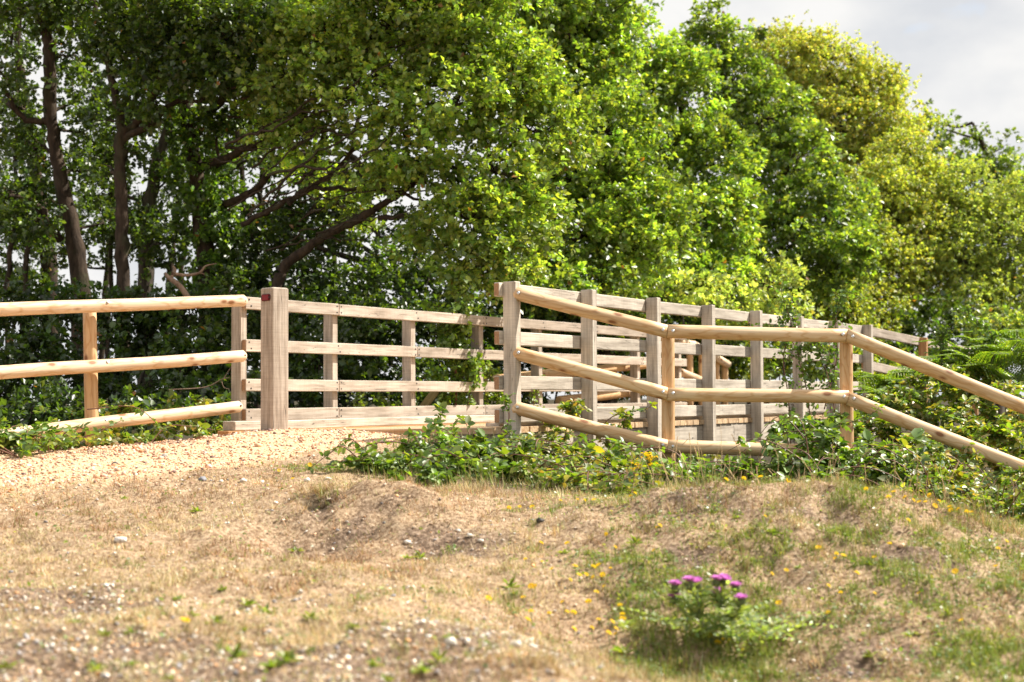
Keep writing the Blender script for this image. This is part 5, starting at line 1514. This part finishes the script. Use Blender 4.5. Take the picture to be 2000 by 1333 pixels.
# ------------------------------------------------------------------ individual small things
ORD = ('first second third fourth fifth sixth seventh eighth ninth tenth eleventh twelfth thirteenth fourteenth fifteenth sixteenth seventeenth eighteenth nineteenth twentieth').split()
def ordinal_labels(what, pts):
    zs = [zone(*p[:2]) for p in pts]
    out = []
    for i, p in enumerate(pts):
        mates = sorted([j for j in range(len(pts)) if zs[j] == zs[i]], key=lambda j: pts[j][0])
        out.append(what + ' ' + zs[i] if len(mates) == 1 else ORD[mates.index(i)] + ' ' + what + ' from left ' + zs[i])
    return out
def zone(px, py):
    """words for the part of the bank a small thing stands in"""
    if py < 960 and px < 700: return 'at the edge of the gravel path'
    if py < 975 and px < 1330: return 'at the foot of the brambles left of the ragwort'
    if py < 975 and px < 1720: return 'on the crest of the right hand mound'
    if px > 1800 and py < 1040: return 'in the weedy grass at the far right'
    if px > 1720 and py < 1040: return 'on the right shoulder of the mound'
    if 1290 < px < 1520 and py > 1220: return 'in the green grass in front of the thistle'
    if 1290 < px < 1520 and py > 1100: return 'in the grass close beside the thistle'
    if px > 1750: return 'on the right hand slope below the shoulder'
    if px >= 1520 and py > 1160: return 'on the lower slope right of the thistle'
    if px >= 1520: return 'on the mound face above and right of the thistle'
    if px >= 1300: return 'on the mound face above the thistle'
    if px > 1080 and py < 1100: return 'on the slope between hollow and mound'
    if px > 1080 and py < 1180: return 'in the yellow flowered patch left of the thistle'
    if px > 1080: return 'in the turf lower left of the thistle'
    if px > 880 and py < 1110: return 'in the shallow hollow between the mounds'
    if px > 760 and py < 1110: return 'on the slope right of the burrow'
    if px > 440 and py < 1110: return 'on the eroded bank by the burrow'
    if py < 1110: return 'in the dry turf of the upper left'
    if px > 700: return 'in the stony foreground left of centre'
    if px > 480: return 'in the stony foreground below the burrow'
    if py > 1260: return 'at the lower left edge of the stony foreground'
    return 'in the dry foreground turf at left'

def stone_mesh(name, r, col, seed):
    q = np.random.default_rng(seed)
    v = ICO_V * (1 + 0.2 * q.normal(size=(12, 1))) * np.array((1, 0.8, 0.55)) * r
    return raw_mesh(name, v, ICO_F, M_STONE, np.tile(col, (12, 1)))
def lone_stone(px, py, r, col, label, seed, group=None, name='flint_stone'):
    p_ = G(px, py)
    o = part(name, stone_mesh(name, r, col, seed), None, p_ + np.array((0, 0, r * 0.25)))
    o.rotation_euler.z = seed * 1.3
    return tag(o, label, 'stone', group)
lone_stone(236, 1060, 0.030, (0.80, 0.76, 0.70), 'lone white flint lying in the dry grass at left', 401)
lone_stone(1056, 1020, 0.026, (0.05, 0.045, 0.04), 'dark lump of earth in the hollow between the mounds', 402, None, 'earth_clod')
lone_stone(396, 940, 0.028, (0.24, 0.24, 0.26), 'blue grey flint at the edge of the gravel path', 403)
lone_stone(505, 873, 0.030, (0.66, 0.44, 0.26), 'biggest tan stone on the gravel near the bollard foot', 404)
lone_stone(224, 907, 0.024, (0.10, 0.09, 0.08), 'black flint by the grass strip on the path', 405)
lone_stone(318, 895, 0.030, (0.20, 0.17, 0.15), 'flat dark flint in the middle of the gravel path', 406)
FLINTS = ([(545, 923, .022), (475, 942, .022), (512, 944, .022), (600, 941, .024), (432, 943, .018), (640, 938, .022), (796, 1064, .022), (918, 1050, .018), (938, 1060, .016), (1010, 1262, .018), (880, 1262, .024), (895, 1040, .016), (830, 1095, .014)])
FN_LABEL = ordinal_labels('pale flint', FLINTS)
for i, (px, py, r) in enumerate(FLINTS):
    lone_stone(px, py, r, (0.72, 0.66, 0.57), FN_LABEL[i], 410 + i, 'pale flints on the turf')
lone_stone(498, 853, 0.022, (0.62, 0.50, 0.36), 'small tan stone against the bollard foot', 431)

# yellow hawkbit flowers
def flower_meshes():
    k = 13
    V, F, C = [], [], []
    for ring_, (r0_, r1_, z0_, z1_) in enumerate(((0.002, 0.0115, 0.0, 0.003), (0.001, 0.0085, 0.002, 0.006))):
        for j in range(k):
            a = 2 * math.pi * (j + 0.5 * ring_) / k; w = 0.9 * math.pi / k
            b = len(V)
            V += [(r0_ * math.cos(a), r0_ * math.sin(a), z0_), (r1_ * 0.8 * math.cos(a - w), r1_ * 0.8 * math.sin(a - w), z1_ * .9), (r1_ * math.cos(a), r1_ * math.sin(a), z1_), (r1_ * 0.8 * math.cos(a + w), r1_ * 0.8 * math.sin(a + w), z1_ * .9)]
            F.append((b, b + 1, b + 2, b + 3))
            C += [(0.85, 0.63, 0.02)] * 4 if ring_ == 0 else [(0.85, 0.55, 0.015)] * 4
    head = raw_mesh('flower_head', np.array(V), np.array(F), M_PETAL, np.array(C))
    tb_ = Tubes(); tb_.add([(0, 0, -0.075), (0.004, 0, -0.035), (0, 0, 0.001)], [0.0011, 0.001, 0.0016], 4, 3)
    return head, tb_.mesh('stem', M_STEM)
ME_FL, ME_FLS = flower_meshes()
fl = [(600 + a / 2.65, 830 + b / 2.65) for a, b in [(1045, 448), (1100, 448), (1165, 452), (1210, 633), (1130, 730), (1215, 738), (1347, 662), (1593, 667), (1795, 705), (1267, 790), (1387, 785), (1408, 818), (1445, 820), (1480, 785), (1510, 762), (1570, 772), (1530, 820), (1480, 830), (1362, 842), (1160, 880), (1178, 890), (1497, 902), (1537, 902), (1118, 942), (1457, 953), (938, 955), (1323, 963), (1345, 992), (1378, 995), (1620, 988), (1253, 1027), (1160, 1018), (1140, 1035), (1633, 1035), (1508, 1040), (1578, 1062), (1380, 1102), (1473, 1110), (1597, 1110), (1560, 1135), (1548, 608), (1310, 410), (1400, 410), (1485, 410), (1435, 408)]]
fl += [(1200 + a / 2.5, 830 + b / 2.5) for a, b in [(80, 368), (100, 360), (210, 527), (222, 513), (735, 490), (997, 635), (1080, 675), (1085, 692), (1118, 692), (1345, 600), (1270, 685), (1185, 780), (1045, 832), (1105, 848), (1270, 848), (770, 775), (840, 757), (805, 915), (1045, 957), (465, 1052), (505, 1095), (535, 1100), (555, 1078), (565, 1105), (630, 1150), (40, 975), (5, 1050), (1665, 740), (1488, 855), (1695, 997), (1230, 348), (1340, 378), (1365, 345), (1420, 370), (1460, 405), (1490, 405), (1520, 415), (1565, 430), (1640, 420), (1720, 450), (1745, 447), (1585, 398), (1540, 380), (1895, 390), (1970, 405), (1955, 352), (1885, 458), (1905, 470), (1875, 650), (1915, 607), (1865, 725), (1810, 370), (1740, 322), (1680, 440), (1645, 445), (1435, 510), (840, 278), (855, 298), (715, 300), (545, 303), (632, 300)]]
fl += [(363, 1240), (357, 1227), (605, 920), (572, 940), (545, 928)]
FL_LABEL = ordinal_labels('yellow flower', fl)
for i, (px, py) in enumerate(fl):
    gp = G(px, py + 6)
    t = thing('yellow_flower', FL_LABEL[i], 'flower', gp, 'yellow hawkbit flowers')
    hgt = 0.02 + 0.03 * rg.random()
    k = 0.8 + 0.5 * rg.random()
    hd = link(bpy.data.objects.new('flower_head', ME_FL)); hd.parent = t
    hd.location = (0, 0, hgt); hd.scale = (k, k, k); hd.rotation_euler = (0.5 + 0.25 * rg.normal(), 0.3 + 0.25 * rg.normal(), rg.random() * 6)
    st = link(bpy.data.objects.new('stem', ME_FLS)); st.parent = t
    st.location = (0, 0, hgt)

# green weed tufts in the stony foreground
def tuft_mesh(seed, L0, nb, cols):
    q = np.random.default_rng(seed)
    a = q.uniform(0, 6.28, nb); e = q.uniform(0.1, 1.2, nb) ** 1.2
    d = np.stack([np.cos(a) * np.cos(e), np.sin(a) * np.cos(e), np.sin(e)], -1)
    nr = np.stack([-np.cos(a) * np.sin(e), -np.sin(a) * np.sin(e), np.cos(e)], -1)
    sc = L0 * q.uniform(0.5, 1.1, nb)
    return leaf_mesh('weed_leaves', d * 0.003, d, nr, sc, sc * 0.28, palette(q, nb, cols, 0.2), M_BRAMBLE, 0.12, 'oval', 0.15)
TUFTS = [tuft_mesh(500 + i, L0, nb, [(0.21, 0.27, 0.05), (0.27, 0.31, 0.06), (0.16, 0.21, 0.045)]) for i, (L0, nb) in enumerate(((0.036, 22), (0.026, 16), (0.042, 18), (0.024, 12), (0.030, 20), (0.048, 14)))]
tf = [(a / 2.65, 830 + b / 2.65) for a, b in [(1155, 860), (920, 905), (750, 985), (1000, 985), (1280, 938), (1375, 972), (1610, 1005), (395, 1015), (545, 1085), (680, 1080), (680, 1240), (1215, 1205), (1610, 1155), (1420, 1255), (885, 1310), (1120, 1020), (1200, 692), (1530, 658), (1020, 445), (640, 378), (1830, 1050), (1255, 1060), (500, 1270), (40, 1260), (1480, 1225)]]
tf += [(600 + a / 2.65, 830 + b / 2.65) for a, b in [(590, 540), (520, 685), (585, 685), (350, 750), (240, 1050), (350, 1245), (600, 1280), (400, 1320), (680, 1230), (1060, 690), (1330, 660), (1450, 665), (1600, 700), (1050, 840), (740, 1105), (1640, 1180)]]
tf += [(1440, 1010), (1510, 1040), (1650, 1045), (1700, 1110), (1390, 1000), (1560, 1110), (1850, 1200), (1780, 1240), (1900, 1290), (1700, 1290), (1240, 1060), (1620, 1180)]
TF_LABEL = ordinal_labels('green weed rosette', tf)
for i, (px, py) in enumerate(tf):
    o = part('weed_tuft', TUFTS[(i * 7 + i // 3) % 6], None, G(px, py + 4))
    s_ = 0.55 + 0.5 * rg.random()
    o.scale = (s_ * (0.7 + 0.9 * rg.random()), s_, s_ * (0.7 + 0.5 * rg.random())); o.rotation_euler.z = rg.random() * 6.28
    tag(o, TF_LABEL[i], 'weed', 'green weed rosettes')

# the thistle
tb0 = G(1395, 1262)
th = thing('thistle', 'purple flowered thistle in the green hollow of the mound', 'thistle', tb0)
q = np.random.default_rng(601)
heads = [(1200 + a / 5, 1080 + b / 5) for a, b in [(597, 312), (587, 425), (730, 275), (800, 288), (1000, 262), (1078, 255), (1182, 325), (1005, 388), (1240, 445)]]
tbs = Tubes(); lp, ld, lnn, ll, lw = [], [], [], [], []
D0 = tb0[1]
def thistle_head_mesh():
    V, F, C = [], [], []
    prof = [(0.003, -0.022), (0.009, -0.018), (0.0115, -0.010), (0.010, -0.003), (0.008, 0.0)]
    k = 12
    for r_, z_ in prof:
        V += [(r_ * math.cos(2 * math.pi * j / k), r_ * math.sin(2 * math.pi * j / k), z_) for j in range(k)]
        C += [(0.17, 0.21, 0.09)] * k
    F = [np.array([(i * k + j, i * k + (j + 1) % k, (i + 1) * k + (j + 1) % k, (i + 1) * k + j) for i in range(len(prof) - 1) for j in range(k)])]
    T = []
    qq = np.random.default_rng(5)
    for j in range(46):                     # spiny bracts
        a = qq.uniform(0, 6.28); z_ = qq.uniform(-0.02, -0.004); r_ = 0.0105
        b = len(V)
        V += [(r_ * math.cos(a - .12), r_ * math.sin(a - .12), z_), (r_ * math.cos(a + .12), r_ * math.sin(a + .12), z_), (r_ * 1.7 * math.cos(a), r_ * 1.7 * math.sin(a), z_ + 0.006)]
        C += [(0.24, 0.27, 0.13)] * 3; T.append((b, b + 1, b + 2))
    return raw_mesh('bud', np.array(V), F + [np.array(T)], M_PETAL, np.array(C))
def thistle_floret_mesh():
    V, T, C = [], [], []
    qq = np.random.default_rng(6)
    for j in range(170):
        a = qq.uniform(0, 6.28); e = 1.2 * math.sqrt(qq.random()); L_ = 0.021 * qq.uniform(0.8, 1.1)
        d_ = np.array((math.sin(e) * math.cos(a), math.sin(e) * math.sin(a), math.cos(e) * 0.62)); s_ = np.array((-math.sin(a), math.cos(a), 0)) * 0.0013
        b0_ = d_ * 0.003 + np.array((0, 0, -0.004)); b = len(V)
        V += [tuple(b0_ - s_), tuple(b0_ + s_), tuple(d_ * L_ + s_ * 1.3), tuple(d_ * L_ - s_ * 1.3)]
        T.append((b, b + 1, b + 2, b + 3))
        c_ = np.array((0.74, 0.30, 0.72)) * qq.uniform(0.75, 1.15)
        C += [tuple(c_)] * 4
    return raw_mesh('florets', np.array(V), np.array(T), M_PETAL, np.array(C))
ME_BUD, ME_FLOR = thistle_head_mesh(), thistle_floret_mesh()
forks = [tb0 + np.array((-0.05, 0.0, 0.09)), tb0 + np.array((0.06, 0.01, 0.08))]
tbs.add([tb0 - np.array((0, 0, .02)), forks[0]], [0.006, 0.005], 6); tbs.add([tb0 - np.array((0, 0, .02)), forks[1]], [0.006, 0.005], 6)
for i, (px, py) in enumerate(heads):
    hp = P(px, py, D0 + 0.05 * q.normal())
    fk = forks[0] if px < 1375 else forks[1]
    neck = hp - np.array((0, 0, 0.022))
    mid = (fk + neck) / 2 + q.normal(size=3) * 0.012
    p_, r_ = catmull(np.array([fk, mid, neck]), np.array([.0045, .0036, .003]), 6)
    tbs.add(p_, r_, 6)
    for k_, s in enumerate(p_[1:]):
        for _ in range(4):
            lp.append(s); a = q.uniform(0, 6.28); ld.append((math.cos(a), math.sin(a), q.uniform(0.0, 0.9))); ll.append(q.uniform(.03, .075)); lw.append(q.uniform(.008, .016))
    hd = link(bpy.data.objects.new('flower_head', ME_BUD)); hd.parent = th; hd.location = vec(hp) - wloc(th)
    hd.rotation_euler = (q.normal() * .15, q.normal() * .15, q.random() * 6); sc_ = q.uniform(1.2, 1.5); hd.scale = (sc_,) * 3
    fo = link(bpy.data.objects.new('florets', ME_FLOR)); fo.parent = hd
part('stems', tbs.mesh('stems', mat_plain('thistle_stem', (0.20, 0.23, 0.11), 0.7, 0, 0.2, 0.2, 60)), th)
# pinnate spiny leaves: a rosette and stem leaves
for i in range(44):
    a = q.uniform(0, 6.28); L_ = q.uniform(.12, .31)
    dr = np.array((math.cos(a), math.sin(a) * 0.9, q.uniform(0.15, 0.6)))
    b0_ = tb0 + np.array((q.normal() * .12 + 0.03, q.normal() * .05, 0.01 + 0.07 * q.random()))
    for j in range(9):
        t_ = j / 9
        s = b0_ + dr * L_ * t_ - np.array((0, 0, 0.10 * L_ * t_ * t_ * 3))
        sd = unit(np.cross(dr, np.array((0, 0, 1.0))))
        for sg in (-1, 1):
            lp.append(s); ld.append(tuple(sd * sg + dr * 0.6 + np.array((0, 0, q.uniform(0, .5))))); ll.append((1 - t_ * .7) * 0.045); lw.append(0.014)
lp, ld = np.array(lp), np.array(ld); n = len(lp)
nr = q.normal(size=(n, 3)) * 0.4 + np.array((0, -.1, 1))
part('leaves', leaf_mesh('leaves', lp, ld, nr, np.array(ll), np.array(lw), palette(q, n, [(0.30, 0.36, 0.17), (0.38, 0.42, 0.23), (0.24, 0.30, 0.12)], 0.16), M_BRAMBLE, 0.2), th)

# ragwort
rb = GB(1262, 8.3)
rw = thing('ragwort', 'yellow flowered ragwort in the brambles below the bent rail', 'ragwort', rb)
tbs = Tubes(); lp, ld = [], []
for j, (px, py, nh, sx, sy) in enumerate([(1266, 893, 30, 14, 9), (1242, 911, 14, 9, 5), (1272, 906, 12, 9, 5)]):
    c = P(px, py, 8.2)
    fk = rb + (c - rb) * 0.72
    tbs.add(np.array([rb, fk]), [0.004, 0.003], 5)
    for k_ in range(nh):
        e = P(px + q.normal() * sx * 0.6, py + q.normal() * sy * 0.6, 8.2 + q.normal() * 0.03)
        tbs.add(np.array([fk, (fk + e) / 2 + q.normal(size=3) * .005, e]), [0.0016, 0.0012, 0.001], 3)
        hd = link(bpy.data.objects.new('flower_head', ME_FL)); hd.parent = rw; hd.location = vec(e) - wloc(rw)
        hd.rotation_euler = (q.normal() * .4 + .4, q.normal() * .3, q.random() * 6); sc_ = q.uniform(.7, 1.0); hd.scale = (sc_,) * 3
    for k_ in range(60):
        t_ = q.random(); lp.append(rb + (c - rb) * t_ * 0.85 + q.normal(size=3) * .01); ld.append(q.normal(size=3))
part('stems', tbs.mesh('stems', M_STEM), rw)
lp, ld = np.array(lp), np.array(ld); n = len(lp)
part('leaves', leaf_mesh('leaves', lp, ld, q.normal(size=(n, 3)) * .5 + np.array((0, 0, 1)), q.uniform(.025, .05, n), q.uniform(.008, .014, n), palette(q, n, [(0.14, 0.21, 0.04), (0.18, 0.24, 0.05)], .2), M_BRAMBLE, .15), rw)
